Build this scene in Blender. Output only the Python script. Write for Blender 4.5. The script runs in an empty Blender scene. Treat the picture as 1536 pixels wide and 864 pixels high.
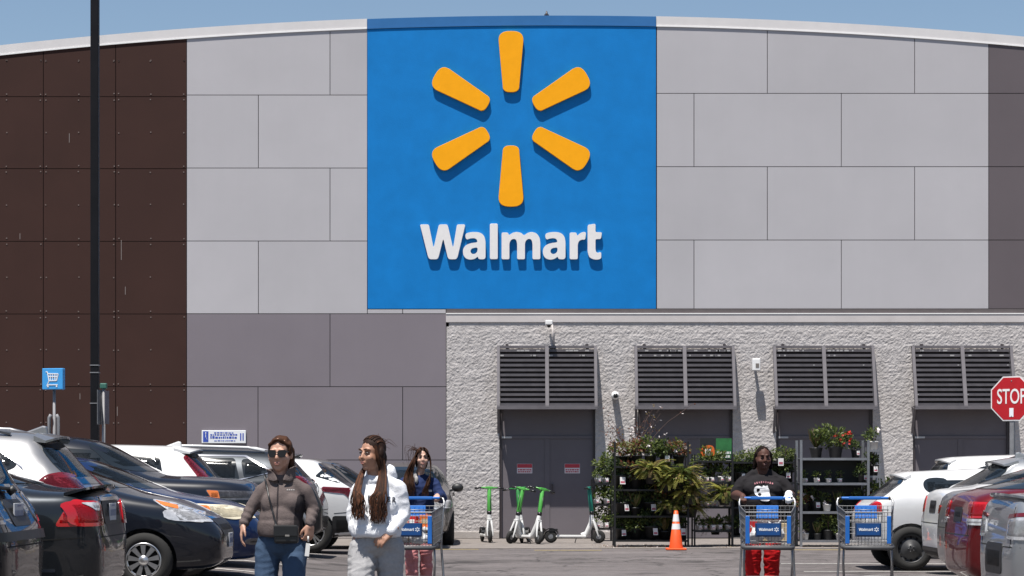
import bpy, bmesh, math, random
from mathutils import Vector, Matrix, Euler, Quaternion
from mathutils.geometry import tessellate_polygon
from mathutils.bvhtree import BVHTree
from mathutils import noise as mnoise

R = math.radians
SC = bpy.context.scene
COL = SC.collection
random.seed(7)

# ---------------------------------------------------------------- camera
FPX = 3400.0            # focal length in pixels of the 1536 wide photograph
HOR = 708.0             # row of the horizon
EYE = 1.4               # camera height
cam_d = bpy.data.cameras.new('camera')
cam_d.sensor_width = 36.0
cam_d.lens = FPX / 1536.0 * 36.0
cam_d.shift_y = (HOR - 432.0) / 1536.0
cam_d.clip_start = 0.1
cam_d.clip_end = 2000.0
cam = bpy.data.objects.new('camera', cam_d)
COL.objects.link(cam)
cam.location = (0, 0, EYE)
cam.rotation_euler = (R(90), 0, 0)
SC.camera = cam

# ---------------------------------------------------------------- daylight
SUN_DIR = Vector((0.15, 0.30, -1.0)).normalized()      # the way the light travels
ELEV = math.asin(-SUN_DIR.z)
world = bpy.data.worlds.new('World')
SC.world = world
world.use_nodes = True
wn = world.node_tree
bg = wn.nodes['Background']
sky = wn.nodes.new('ShaderNodeTexSky')
sky.sky_type = 'NISHITA'
sky.sun_disc = False
sky.sun_elevation = ELEV
sky.sun_rotation = math.atan2(-SUN_DIR.x, -SUN_DIR.y)
sky.air_density = 1.0
sky.dust_density = 0.6
sky.ozone_density = 1.6
wn.links.new(sky.outputs[0], bg.inputs[0])
bg.inputs[1].default_value = 0.070
sun_d = bpy.data.lights.new('sun', 'SUN')
sun_d.energy = 5.0
sun_d.angle = R(0.53)
sun_d.color = (1.0, 0.955, 0.89)
sun = bpy.data.objects.new('sun', sun_d)
COL.objects.link(sun)
sun.rotation_euler = SUN_DIR.to_track_quat('-Z', 'Y').to_euler()
sun.location = (-8, -30, 50)

SC.view_settings.view_transform = 'Standard'
SC.view_settings.look = 'None'
SC.view_settings.gamma = 1.0
SC.view_settings.exposure = 0.66
SC.view_settings.use_curve_mapping = False
SC.render.engine = 'CYCLES'

# ---------------------------------------------------------------- helpers
def XW(px, Y):
    return (px - 768.0) * Y / FPX

def ZW(py, Y):
    return EYE + (HOR - py) * Y / FPX

def sst(x, a, b):
    t = max(0.0, min(1.0, (x - a) / (b - a)))
    return t * t * (3 - 2 * t)

def lerp(a, b, t):
    return a + (b - a) * t

def ground_z(x, y):
    l = 0.15 * sst(-x, 2.3, 4.0) * (1 - sst(y, 33.0, 42.0))
    r = 0.08 * sst(x, 3.7, 4.8) * (1 - sst(y, 28.0, 32.0))
    return l + r

def srgb(r, g, b):
    def f(c):
        c /= 255.0
        return c / 12.92 if c <= 0.04045 else ((c + 0.055) / 1.055) ** 2.4
    return (f(r), f(g), f(b))

MATS = {}
def mat(name, col, rough=0.6, metal=0.0, var=0.0, vscale=6.0, bump=0.0, bscale=60.0,
        coat=0.0, spec=0.5, detail=4.0, trans=0.0, alpha=1.0, streak=0.0, leafy=0.0):
    """procedural Principled material with tone variation and bump from noise"""
    if name in MATS:
        return MATS[name]
    m = bpy.data.materials.new(name)
    m.use_nodes = True
    nt = m.node_tree
    b = nt.nodes['Principled BSDF']
    b.inputs['Base Color'].default_value = (*col, 1)
    b.inputs['Roughness'].default_value = rough
    b.inputs['Metallic'].default_value = metal
    b.inputs['Specular IOR Level'].default_value = spec
    b.inputs['Coat Weight'].default_value = coat
    b.inputs['Coat Roughness'].default_value = 0.03
    b.inputs['Transmission Weight'].default_value = trans
    b.inputs['Alpha'].default_value = alpha
    if var or bump:
        tc = nt.nodes.new('ShaderNodeTexCoord')
    if var:
        n = nt.nodes.new('ShaderNodeTexNoise')
        n.inputs['Scale'].default_value = vscale
        n.inputs['Detail'].default_value = detail
        n.inputs['Roughness'].default_value = 0.6
        nt.links.new(tc.outputs['Object'], n.inputs['Vector'])
        mr = nt.nodes.new('ShaderNodeMapRange')
        mr.inputs[1].default_value = 0.25; mr.inputs[2].default_value = 0.75
        mr.inputs[3].default_value = 1 - var; mr.inputs[4].default_value = 1 + var
        nt.links.new(n.outputs['Fac'], mr.inputs[0])
        mx = nt.nodes.new('ShaderNodeVectorMath'); mx.operation = 'SCALE'
        mx.inputs[0].default_value = col
        nt.links.new(mr.outputs[0], mx.inputs['Scale'])
        nt.links.new(mx.outputs[0], b.inputs['Base Color'])
        if streak:                                        # rain runs: noise drawn out vertically
            mp = nt.nodes.new('ShaderNodeMapping'); mp.inputs['Scale'].default_value = (7.0, 7.0, 0.22)
            nt.links.new(tc.outputs['Object'], mp.inputs['Vector'])
            n3 = nt.nodes.new('ShaderNodeTexNoise'); n3.inputs['Scale'].default_value = 1.0; n3.inputs['Detail'].default_value = 4.0
            nt.links.new(mp.outputs[0], n3.inputs['Vector'])
            mr3 = nt.nodes.new('ShaderNodeMapRange'); mr3.inputs[1].default_value = 0.3; mr3.inputs[2].default_value = 0.7
            mr3.inputs[3].default_value = 1 - streak; mr3.inputs[4].default_value = 1 + streak * .5
            nt.links.new(n3.outputs['Fac'], mr3.inputs[0])
            mm = nt.nodes.new('ShaderNodeMath'); mm.operation = 'MULTIPLY'
            nt.links.new(mr.outputs[0], mm.inputs[0]); nt.links.new(mr3.outputs[0], mm.inputs[1])
            nt.links.new(mm.outputs[0], mx.inputs['Scale'])
        mr2 = nt.nodes.new('ShaderNodeMapRange')
        mr2.inputs[3].default_value = max(0, rough - 0.08); mr2.inputs[4].default_value = min(1, rough + 0.08)
        nt.links.new(n.outputs['Fac'], mr2.inputs[0])
        nt.links.new(mr2.outputs[0], b.inputs['Roughness'])
    if bump:
        n2 = nt.nodes.new('ShaderNodeTexNoise')
        n2.inputs['Scale'].default_value = bscale
        n2.inputs['Detail'].default_value = 5.0
        nt.links.new(tc.outputs['Object'], n2.inputs['Vector'])
        bp = nt.nodes.new('ShaderNodeBump')
        bp.inputs['Strength'].default_value = bump
        bp.inputs['Distance'].default_value = 0.02
        nt.links.new(n2.outputs['Fac'], bp.inputs['Height'])
        nt.links.new(bp.outputs[0], b.inputs['Normal'])
    if leafy:                                             # thin leaves let light through
        tr = nt.nodes.new('ShaderNodeBsdfTranslucent'); mxs = nt.nodes.new('ShaderNodeMixShader')
        tr.inputs['Color'].default_value = (*[min(1, c * 1.5) for c in col], 1)
        mxs.inputs[0].default_value = leafy
        nt.links.new(b.outputs[0], mxs.inputs[1]); nt.links.new(tr.outputs[0], mxs.inputs[2])
        nt.links.new(mxs.outputs[0], nt.nodes['Material Output'].inputs['Surface'])
    MATS[name] = m
    return m

def link(name, me, parent=None):
    o = bpy.data.objects.new(name, me)
    COL.objects.link(o)
    if parent:
        o.parent = parent
    return o

def tag(o, label, cat, group=None, kind=None):
    if label: o['label'] = label
    if cat: o['category'] = cat
    if group: o['group'] = group
    if kind: o['kind'] = kind
    return o

def thing(name, label, cat, loc=(0, 0, 0), rz=0.0, group=None):
    o = bpy.data.objects.new(name, None)
    o.empty_display_size = 0.2
    COL.objects.link(o)
    o.location = loc
    o.rotation_euler = (0, 0, rz)
    return tag(o, label, cat, group)

def copy_tree(o, parent=None):
    c = o.copy()
    COL.objects.link(c)
    if parent:
        c.parent = parent
    for ch in list(o.children):
        copy_tree(ch, c)
    return c

class MB:
    """mesh builder: gathers simple shapes, then becomes ONE mesh object"""
    def __init__(s):
        s.v = []; s.f = []; s.m = []; s.sm = []
    def add(s, vs, fs, mi=0, smooth=False):
        o = len(s.v)
        s.v += [tuple(v) for v in vs]
        for f in fs:
            s.f.append(tuple(i + o for i in f)); s.m.append(mi); s.sm.append(smooth)
    def box(s, c, d, rot=None, mi=0):
        x, y, z = d[0] / 2, d[1] / 2, d[2] / 2
        vs = [Vector(p) for p in ((-x,-y,-z),(x,-y,-z),(x,y,-z),(-x,y,-z),(-x,-y,z),(x,-y,z),(x,y,z),(-x,y,z))]
        if rot is not None:
            q = rot if isinstance(rot, Matrix) else Euler(rot).to_matrix()
            vs = [q @ v for v in vs]
        c = Vector(c)
        s.add([v + c for v in vs], [(0,3,2,1),(4,5,6,7),(0,1,5,4),(1,2,6,5),(2,3,7,6),(3,0,4,7)], mi)
    def bb(s, x0, x1, y0, y1, z0, z1, mi=0):
        s.box(((x0+x1)/2, (y0+y1)/2, (z0+z1)/2), (abs(x1-x0), abs(y1-y0), abs(z1-z0)), None, mi)
    def bar(s, p, q, w, h=None, mi=0, up=(0, 0, 1)):
        p = Vector(p); q = Vector(q); h = h or w
        d = q - p; L = d.length
        if L < 1e-6: return
        d.normalize(); u = Vector(up)
        if abs(d.dot(u)) > 0.98: u = Vector((0, 1, 0))
        a = d.cross(u).normalized(); b = a.cross(d)
        m = Matrix((a, d, b)).transposed()
        s.box((p + q) / 2, (w, L, h), m, mi)
    def tube(s, path, r, n=8, mi=0, caps=True):
        P = [Vector(p) for p in path]
        rs = r if isinstance(r, (list, tuple)) else [r] * len(P)
        t0 = (P[1] - P[0]).normalized()
        a = t0.orthogonal().normalized()
        vs = []; 
        for i, p in enumerate(P):
            if i == 0: t = P[1] - P[0]
            elif i == len(P) - 1: t = P[-1] - P[-2]
            else: t = (P[i+1] - P[i]).normalized() + (P[i] - P[i-1]).normalized()
            if t.length < 1e-9: t = t0
            t = t.normalized()
            a = (a - t * a.dot(t))
            if a.length < 1e-6: a = t.orthogonal()
            a.normalize(); b = t.cross(a)
            for k in range(n):
                an = 2 * math.pi * k / n
                vs.append(p + (a * math.cos(an) + b * math.sin(an)) * rs[i])
        fs = []
        for i in range(len(P) - 1):
            for k in range(n):
                k2 = (k + 1) % n
                fs.append((i*n+k, i*n+k2, (i+1)*n+k2, (i+1)*n+k))
        s.add(vs, fs, mi, True)
        if caps:
            o = len(s.v) - len(vs)
            s.f.append(tuple(o + k for k in reversed(range(n)))); s.m.append(mi); s.sm.append(False)
            e = o + (len(P) - 1) * n
            s.f.append(tuple(e + k for k in range(n))); s.m.append(mi); s.sm.append(False)
    def lathe(s, prof, n=16, c=(0, 0, 0), axis='z', mi=0, smooth=True):
        """prof: (radius, height) pairs"""
        vs = []
        for r, h in prof:
            for k in range(n):
                a = 2 * math.pi * k / n
                p = (r * math.cos(a), r * math.sin(a), h)
                if axis == 'y': p = (p[0], h, p[1])
                if axis == 'x': p = (h, p[0], p[1])
                vs.append(Vector(p) + Vector(c))
        fs = []
        for i in range(len(prof) - 1):
            for k in range(n):
                k2 = (k + 1) % n
                fs.append((i*n+k, i*n+k2, (i+1)*n+k2, (i+1)*n+k))
        s.add(vs, fs, mi, smooth)
    def capsule(s, p, q, r1, r2, n=12, k=4, mi=0):
        p = Vector(p); q = Vector(q); d = (q - p)
        L = d.length
        d = d.normalized() if L > 1e-6 else Vector((0, 0, 1))
        path = []; rs = []
        for i in range(k + 1):
            a = -math.pi / 2 + (math.pi / 2) * i / k
            path.append(p + d * (r1 * math.sin(a))); rs.append(max(1e-4, r1 * math.cos(a)))
        for i in range(k + 1):
            a = (math.pi / 2) * i / k
            path.append(q + d * (r2 * math.sin(a))); rs.append(max(1e-4, r2 * math.cos(a)))
        if L < 1e-6:
            del path[k]; del rs[k]
        a = d.orthogonal().normalized(); b = d.cross(a)
        vs = []
        for c, r in zip(path, rs):
            for j in range(n):
                an = 2 * math.pi * j / n
                vs.append(c + (a * math.cos(an) + b * math.sin(an)) * r)
        fs = [];  N = len(path)
        for i in range(N - 1):
            for j in range(n):
                j2 = (j + 1) % n
                fs.append((i*n+j, i*n+j2, (i+1)*n+j2, (i+1)*n+j))
        fs.append(tuple(reversed(range(n)))); fs.append(tuple((N-1)*n + j for j in range(n)))
        s.add(vs, fs, mi, True)
    def ell(s, c, r, rot=(0, 0, 0), n=14, k=9, mi=0):
        q = Euler(rot).to_matrix(); c = Vector(c)
        vs = []
        for i in range(k + 1):
            a = -math.pi / 2 + math.pi * i / k
            cr = max(1e-3, math.cos(a)); z = math.sin(a)
            for j in range(n):
                an = 2 * math.pi * j / n
                vs.append(c + q @ Vector((cr * math.cos(an) * r[0], cr * math.sin(an) * r[1], z * r[2])))
        fs = []
        for i in range(k):
            for j in range(n):
                j2 = (j + 1) % n
                fs.append((i*n+j, i*n+j2, (i+1)*n+j2, (i+1)*n+j))
        fs.append(tuple(reversed(range(n)))); fs.append(tuple(k*n + j for j in range(n)))
        s.add(vs, fs, mi, True)
    def prism(s, outer, fn, holes=(), mi=0, mi_side=None):
        """outer/holes: 2D loops; fn(u,v,0|1) -> 3D point of the front (0) and back (1)"""
        loops = [list(outer)] + [list(h) for h in holes]
        tris = tessellate_polygon([[Vector((p[0], p[1], 0)) for p in l] for l in loops])
        flat = [p for l in loops for p in l]
        n = len(flat)
        vs = [fn(p[0], p[1], 0) for p in flat] + [fn(p[0], p[1], 1) for p in flat]
        fs = []
        for t in tris:
            fs.append(tuple(t)); fs.append(tuple(i + n for i in reversed(t)))
        s.add(vs, fs, mi)
        o = 0; sd = []
        for l in loops:
            k = len(l)
            for i in range(k):
                j = (i + 1) % k
                sd.append((o+i, o+j, n+o+j, n+o+i))
            o += k
        base = len(s.v) - len(vs)
        for f in sd:
            s.f.append(tuple(i + base for i in f)); s.m.append(mi if mi_side is None else mi_side); s.sm.append(False)
    def mesh(s, name, mats, fixn=True):
        me = bpy.data.meshes.new(name)
        me.from_pydata(s.v, [], s.f)
        for m in (mats if isinstance(mats, (list, tuple)) else [mats]):
            me.materials.append(m)
        me.polygons.foreach_set('material_index', s.m)
        me.polygons.foreach_set('use_smooth', s.sm)
        if fixn:
            bm = bmesh.new(); bm.from_mesh(me)
            bmesh.ops.recalc_face_normals(bm, faces=bm.faces)
            bm.to_mesh(me); bm.free()
        me.update()
        return me
    def build(s, name, mats, parent=None, bevel=0.0, fixn=True, seg=2):
        o = link(name, s.mesh(name, mats, fixn), parent)
        if bevel:
            b = o.modifiers.new('bevel', 'BEVEL'); b.width = bevel; b.segments = seg
            b.limit_method = 'ANGLE'; b.angle_limit = R(40)
        return o

def applied(o):
    """mesh of an object with its modifiers applied"""
    dg = bpy.context.evaluated_depsgraph_get()
    dg.update()
    e = o.evaluated_get(dg)
    me = bpy.data.meshes.new_from_object(e)
    return me

def cut_corners(loop, lim, n=1):
    for _ in range(n):
        out = []
        k = len(loop)
        for i in range(k):
            p = Vector(loop[i]).to_2d() if len(loop[i]) > 2 else Vector(loop[i])
            a = Vector(loop[i-1][:2]); b = Vector(loop[(i+1) % k][:2])
            da = (a - p); db = (b - p)
            ta = min(0.27, lim / max(1e-9, da.length)); tb = min(0.27, lim / max(1e-9, db.length))
            out.append(tuple(p + da * ta)); out.append(tuple(p + db * tb))
        loop = out; lim *= 0.5
    return loop

def text_mesh(body, size, depth, m, name, align='CENTER', bold=0.0, sx=1.0):
    """flat lettering as a mesh, lying in x (right), z (up), facing -y, centred"""
    cu = bpy.data.curves.new(name, 'FONT')
    cu.body = body; cu.size = size; cu.extrude = depth / 2; cu.offset = bold
    cu.align_x = align; cu.align_y = 'CENTER'
    cu.resolution_u = 4
    o = bpy.data.objects.new(name, cu); COL.objects.link(o)
    me = applied(o)
    bpy.data.objects.remove(o); bpy.data.curves.remove(cu)
    me.transform(Matrix.Rotation(R(90), 4, 'X') @ Matrix.Diagonal((sx, 1, 1, 1)))
    me.materials.clear(); me.materials.append(m)
    me.name = name
    return me

def blob(name, mb, mats, parent, voxel=0.008, smooth=6, fn=None, sub=0):
    """one continuous surface grown over overlapping capsules and ellipsoids"""
    o = mb.build('tmp_blob', mats)
    r = o.modifiers.new('r', 'REMESH'); r.mode = 'VOXEL'; r.voxel_size = voxel
    if smooth:
        sm = o.modifiers.new('s', 'SMOOTH'); sm.factor = 0.5; sm.iterations = smooth
    me = applied(o)
    bpy.data.objects.remove(o)
    me.name = name
    me.materials.clear()
    for m in (mats if isinstance(mats, (list, tuple)) else [mats]):
        me.materials.append(m)
    if fn:
        nrm = [Vector(v.normal) for v in me.vertices]
        for v, nn in zip(me.vertices, nrm):
            d = fn(v.co)
            if d: v.co += nn * d
    me.polygons.foreach_set('use_smooth', [True] * len(me.polygons))
    me.update()
    return link(name, me, parent)
# ================================================================ ground
YW = 47.2                                   # distance of the shop front
SW = FPX / YW
def wx(px): return (px - 768.0) / SW
def wz(py): return EYE + (HOR - py) / SW

def asphalt():
    m = bpy.data.materials.new('asphalt'); m.use_nodes = True
    nt = m.node_tree; N = nt.nodes; L = nt.links
    b = N['Principled BSDF']; b.inputs['Roughness'].default_value = 0.9
    b.inputs['Specular IOR Level'].default_value = 0.25
    tc = N.new('ShaderNodeTexCoord')
    def noise(scale, detail, rough=0.6, vec=None):
        n = N.new('ShaderNodeTexNoise'); n.inputs['Scale'].default_value = scale
        n.inputs['Detail'].default_value = detail; n.inputs['Roughness'].default_value = rough
        L.new(vec or tc.outputs['Object'], n.inputs['Vector']); return n
    mp = N.new('ShaderNodeMapping'); mp.inputs['Scale'].default_value = (0.35, 1.0, 1.0)
    L.new(tc.outputs['Object'], mp.inputs['Vector'])
    big = noise(0.55, 5, 0.65, mp.outputs[0]); mid = noise(6, 6); fine = noise(160, 3, 0.7)
    cr = N.new('ShaderNodeValToRGB')
    e = cr.color_ramp.elements
    e[0].position = 0.34; e[0].color = (0.080, 0.071, 0.070, 1)
    e[1].position = 0.66; e[1].color = (0.145, 0.129, 0.127, 1)
    L.new(big.outputs['Fac'], cr.inputs['Fac'])
    def scale(fac, lo, hi, a=0.3, c=0.7):
        r = N.new('ShaderNodeMapRange'); r.inputs[1].default_value = a; r.inputs[2].default_value = c
        r.inputs[3].default_value = lo; r.inputs[4].default_value = hi
        L.new(fac, r.inputs[0]); return r.outputs[0]
    def mul(v, f):
        x = N.new('ShaderNodeVectorMath'); x.operation = 'SCALE'
        L.new(v, x.inputs[0]); L.new(f, x.inputs['Scale']); return x.outputs[0]
    c = mul(cr.outputs[0], scale(mid.outputs['Fac'], 0.8, 1.18))
    c = mul(c, scale(fine.outputs['Fac'], 0.7, 1.3))
    # oil stains
    st = noise(0.9, 3, 0.5)
    c = mul(c, scale(st.outputs['Fac'], 1.0, 0.45, 0.58, 0.70))
    # cracks
    vo = N.new('ShaderNodeTexVoronoi'); vo.feature = 'DISTANCE_TO_EDGE'; vo.inputs['Scale'].default_value = 0.35
    wp = N.new('ShaderNodeVectorMath'); wp.operation = 'ADD'
    nv = noise(1.4, 4)
    L.new(tc.outputs['Object'], wp.inputs[0]); L.new(nv.outputs['Color'], wp.inputs[1])
    L.new(wp.outputs[0], vo.inputs['Vector'])
    c = mul(c, scale(vo.outputs['Distance'], 0.45, 1.0, 0.004, 0.014))
    L.new(c, b.inputs['Base Color'])
    bp = N.new('ShaderNodeBump'); bp.inputs['Strength'].default_value = 0.5; bp.inputs['Distance'].default_value = 0.01
    L.new(fine.outputs['Fac'], bp.inputs['Height']); L.new(bp.outputs[0], b.inputs['Normal'])
    return m
M_ASPH = asphalt()

def build_ground():
    xs = [-400, -120, -60, -30, -20, -14] + [-10 + 0.5 * i for i in range(41)] + [14, 20, 30, 60, 120, 400]
    ys = [-200, -60, -20, 0, 6] + [10 + 1.0 * i for i in range(38)] + [60, 120, 600]
    vs = [(x, y, ground_z(x, y)) for y in ys for x in xs]
    n = len(xs)
    fs = [(j*n+i, j*n+i+1, (j+1)*n+i+1, (j+1)*n+i) for j in range(len(ys)-1) for i in range(n-1)]
    mb = MB(); mb.add(vs, fs, 0, True)
    o = mb.build('ground', M_ASPH); tag(o, None, None, kind='structure')
build_ground()

def strip(name, x0, x1, y0, y1, m, dz=0.004, n=8, thick=0.0):
    vs = []; fs = []
    for i in range(n + 1):
        x = lerp(x0, x1, i / n)
        for y in (y0, y1):
            vs.append((x, y, ground_z(x, y) + dz))
    for i in range(n):
        fs.append((2*i, 2*i+2, 2*i+3, 2*i+1))
    mb = MB(); mb.add(vs, fs)
    return mb.build(name, m)

M_CONC = mat('concrete_pavement', (0.17, 0.15, 0.138), 0.9, var=0.22, vscale=3.0, bump=0.4, bscale=90)
M_PAINT = mat('worn_white_paint', (0.5, 0.49, 0.46), 0.8, var=0.35, vscale=14)
M_YEL = mat('worn_yellow_paint', (0.42, 0.32, 0.12), 0.85, var=0.4, vscale=9)
pv = MB(); pv.bb(-60, 60, 41.25, YW + 0.6, -0.2, 0.012)
tag(pv.build('pavement', M_CONC), None, None, kind='structure')
for i, y in enumerate((18.5, 21.4, 24.1, 26.75, 29.35, 32.05, 34.75, 37.4)):
    tag(strip('parking_line', -8.6, -3.0 - 0.02 * i, y, y + 0.1, M_PAINT, n=16), None, None, kind='structure')
for i, y in enumerate((18.1, 21.4, 24.2, 26.8, 29.3, 31.8, 34.5)):
    tag(strip('parking_line', 4.1, 9.5, y, y + 0.1, M_PAINT, n=16), None, None, kind='structure')
for x0, x1, y in ((-1.9, -0.6, 40.9), (4.9, 7.6, 40.6), (0.4, 1.6, 40.4)):
    tag(strip('faded_yellow_line', x0, x1, y, y + 0.14, M_YEL, n=3), None, None, kind='structure')

# ================================================================ shop building
bld = thing('store_building', 'big shop with arched roofline, grey and brown cladding and a pale block wall',
            'building', (0, YW, 0))
M_LG = mat('light_grey_cladding', (0.42, 0.408, 0.425), 0.55, var=0.05, vscale=0.5, bump=0.03, bscale=220, spec=0.15, streak=0.008)
M_DG = mat('dark_grey_cladding', (0.192, 0.171, 0.19), 0.55, var=0.06, vscale=0.5, bump=0.03, bscale=220, spec=0.15, streak=0.008)
M_TAUPE = mat('taupe_cladding', (0.115, 0.098, 0.106), 0.6, var=0.07, vscale=0.5, bump=0.03, bscale=220, spec=0.15, streak=0.008)
M_BROWN = mat('brown_cladding', (0.044, 0.0215, 0.0175), 0.75, var=0.12, vscale=0.7, bump=0.04, bscale=200, spec=0.15, streak=0.008)
M_RIVET = mat('rivet_metal', (0.17, 0.13, 0.115), 0.45)
M_STREAK = mat('wall_scratch', (0.2, 0.17, 0.16), 0.8)
M_BACK = mat('dark_joint', (0.03, 0.028, 0.03), 0.9)
M_FAS = mat('pale_fascia', (0.60, 0.58, 0.575), 0.5, var=0.06, vscale=2)
M_COP = mat('pale_coping', (0.50, 0.465, 0.455), 0.6, var=0.08, vscale=2)
M_FLASH = mat('dark_flashing', (0.10, 0.085, 0.085), 0.6, var=0.1)
M_DRIP = mat('white_drip_edge', (0.78, 0.77, 0.76), 0.4)

def roof_py(px): return 23.0 + 6.48e-5 * (px - 833.0) ** 2
FAS_H = 15.5
def top_z(px): return wz(roof_py(px) + FAS_H)

def cladding(name, m, panels, rivets=False, extra=None):
    """panels: (px0, px1, pytop or None for the arch, pybot); joints 12 mm"""
    mb = MB(); g = 0.007; pr = random.Random(name + str(len(panels)))
    for (a, b, t, bo) in panels:
        tone = pr.choice((0, 0, 3, 4))
        x0 = wx(a) + g; x1 = wx(b) - g; z0 = wz(bo) + g
        if t is None:
            n = 8
            top = [(x1 + (x0 - x1) * i / n, top_z(768 + (x1 + (x0 - x1) * i / n) * SW) - 0.004) for i in range(n + 1)]
            out = [(x0, z0), (x1, z0)] + top
        else:
            z1 = wz(t) - g
            out = [(x0, z0), (x1, z0), (x1, z1), (x0, z1)]
        mb.prism(out, lambda u, v, k: Vector((u, 0.0 if k == 0 else 0.05, v)), mi=tone)
    if rivets:
        rows = []
        for y in (145, 253, 362, 471, 580, 690):
            rows += [y - 4, y + 5, y + 54]
        rows += [91, 56 + 35]
        for y in rows:
            for x in (-43, 10, 61, 69, 118, 171, 178, 226, 276):
                if random.random() < 0.85:
                    mb.box((wx(x) + random.uniform(-.008, .008), -0.002, wz(y) + random.uniform(-.01, .01)),
                           (0.024, 0.012, 0.024), mi=1)
        for (x, y, l) in ((182, 360, 30), (104, 200, 14), (30, 350, 9), (176, 610, 14), (120, 590, 9), (188, 430, 12)):
            mb.box((wx(x), -0.001, wz(y + l / 2)), (0.012, 0.006, l / SW), mi=2)
    alts = []
    for q, f in ((0, 0.975), (1, 1.02)):
        c = m.node_tree.nodes['Principled BSDF'].inputs['Base Color'].default_value
        alts.append(mat(m.name + ('_worn' if q == 0 else '_fresh'), (c[0] * f, c[1] * f, c[2] * f), .6, var=.06, vscale=.5, bump=.03, bscale=220, spec=.15, streak=.006))
    return mb.build(name, [m, M_RIVET, M_STREAK] + alts, bld)

brown = []
H = [None, 145, 253, 362, 471, 580, 690, 809]
for i in range(7):
    for a, b in ((-153, -43.5), (-43.5, 65), (65, 173.5), (173.5, 280)):
        brown.append((a, b, H[i], H[i + 1]))
for i in range(7):
    brown.append((-500, -153, H[i], H[i + 1]))
cladding('brown_cladding', M_BROWN, brown, True)
lg = []
HL = [None, 142.5, 252, 361.5, 470.5]
for i in range(4):
    if i % 2 == 0: lg += [(280, 495, HL[i], HL[i+1]), (495, 551, HL[i], HL[i+1])]
    else: lg += [(280, 387.5, HL[i], HL[i+1]), (387.5, 551, HL[i], HL[i+1] if i < 3 else 463.6)]
lg[-1] = (387.5, 551, 361.5, 470.5)
lg += [(551, 604, 463.6, 470.5), (604, 669, 463.6, 470.5)]
cladding('light_grey_cladding', M_LG, lg)
dg = [(280, 495, 470.5, 580), (495, 669.5, 470.5, 580), (280, 387, 580, 690), (387, 604, 580, 690), (604, 669.5, 580, 690),
      (280, 495, 690, 810), (495, 669.5, 690, 810)]
cladding('dark_grey_cladding', M_DG, dg)
rg = []
HR = [None, 140, 250, 360, 463.2]
for i in range(4):
    cuts = [985, 1151, 1372, 1483] if i % 2 == 0 else [985, 1041, 1262, 1483]
    for a, b in zip(cuts, cuts[1:]):
        rg.append((a, b, HR[i], HR[i + 1]))
cladding('light_grey_cladding', M_LG, rg)
tp = []
for i in range(4):
    tp += [(1483, 1704, HR[i], HR[i + 1]), (1704, 2000, HR[i], HR[i + 1])]
cladding('taupe_cladding', M_TAUPE, tp)

# backing wall and shell behind the cladding
mb = MB(); n = 40
pts = [(wx(-500 + 2500 * i / n), top_z(-500 + 2500 * i / n) - 0.01) for i in range(n + 1)]
out = [(wx(-500), wz(470)), (wx(2000), wz(470))] + pts[::-1]
mb.prism(out, lambda u, v, k: Vector((u, 0.035 if k == 0 else 0.3, v)))
mb.bb(wx(-500), wx(669.5), 0.036, 0.3, 0.0, wz(470) - 0.001)
mb.bb(wx(-500), wx(2000), 30.0, 30.3, 0.0, 8.5)
mb.bb(wx(-500) + .001, wx(-500) + 0.3, 0.31, 29.99, 0.0, 8.0)
mb.bb(wx(2000) - 0.3, wx(2000) - .001, 0.31, 29.99, 0.0, 8.0)
mb.build('wall', M_BACK, bld)
# fascia following the arch, a white drip edge below it, blue over the sign
def arch_strip(name, m, a, b, up, dn, y0, y1, n=30):
    mb = MB()
    top = [(wx(a + (b - a) * i / n), wz(roof_py(a + (b - a) * i / n) + up)) for i in range(n + 1)]
    bot = [(wx(a + (b - a) * i / n), wz(roof_py(a + (b - a) * i / n) + dn)) for i in range(n + 1)]
    mb.prism(bot + top[::-1], lambda u, v, k: Vector((u, y0 if k == 0 else y1, v)))
    return mb.build(name, m, bld)
M_BLUEF = mat('blue_fascia', (0.02, 0.13, 0.34), 0.45, var=0.08, vscale=2)
arch_strip('fascia', M_FAS, -500, 550.5, 0, FAS_H - 2.2, -0.012, 0.3)
arch_strip('fascia', M_FAS, 984.5, 2000, 0, FAS_H - 2.2, -0.012, 0.3)
arch_strip('fascia', M_BLUEF, 551, 984, 0.5, FAS_H - 2.2, -0.014, 0.3)
arch_strip('drip_edge', M_DRIP, -500, 550.5, FAS_H - 2.2, FAS_H, -0.022, 0.03)
arch_strip('drip_edge', M_DRIP, 984.5, 2000, FAS_H - 2.2, FAS_H, -0.022, 0.03)
arch_strip('drip_edge', M_BLUEF, 551, 984, FAS_H - 2.2, FAS_H, -0.022, 0.03)
arch_strip('roof', M_COP, -500, 2000, 1.5, 12, 0.3, 30.0)

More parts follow.
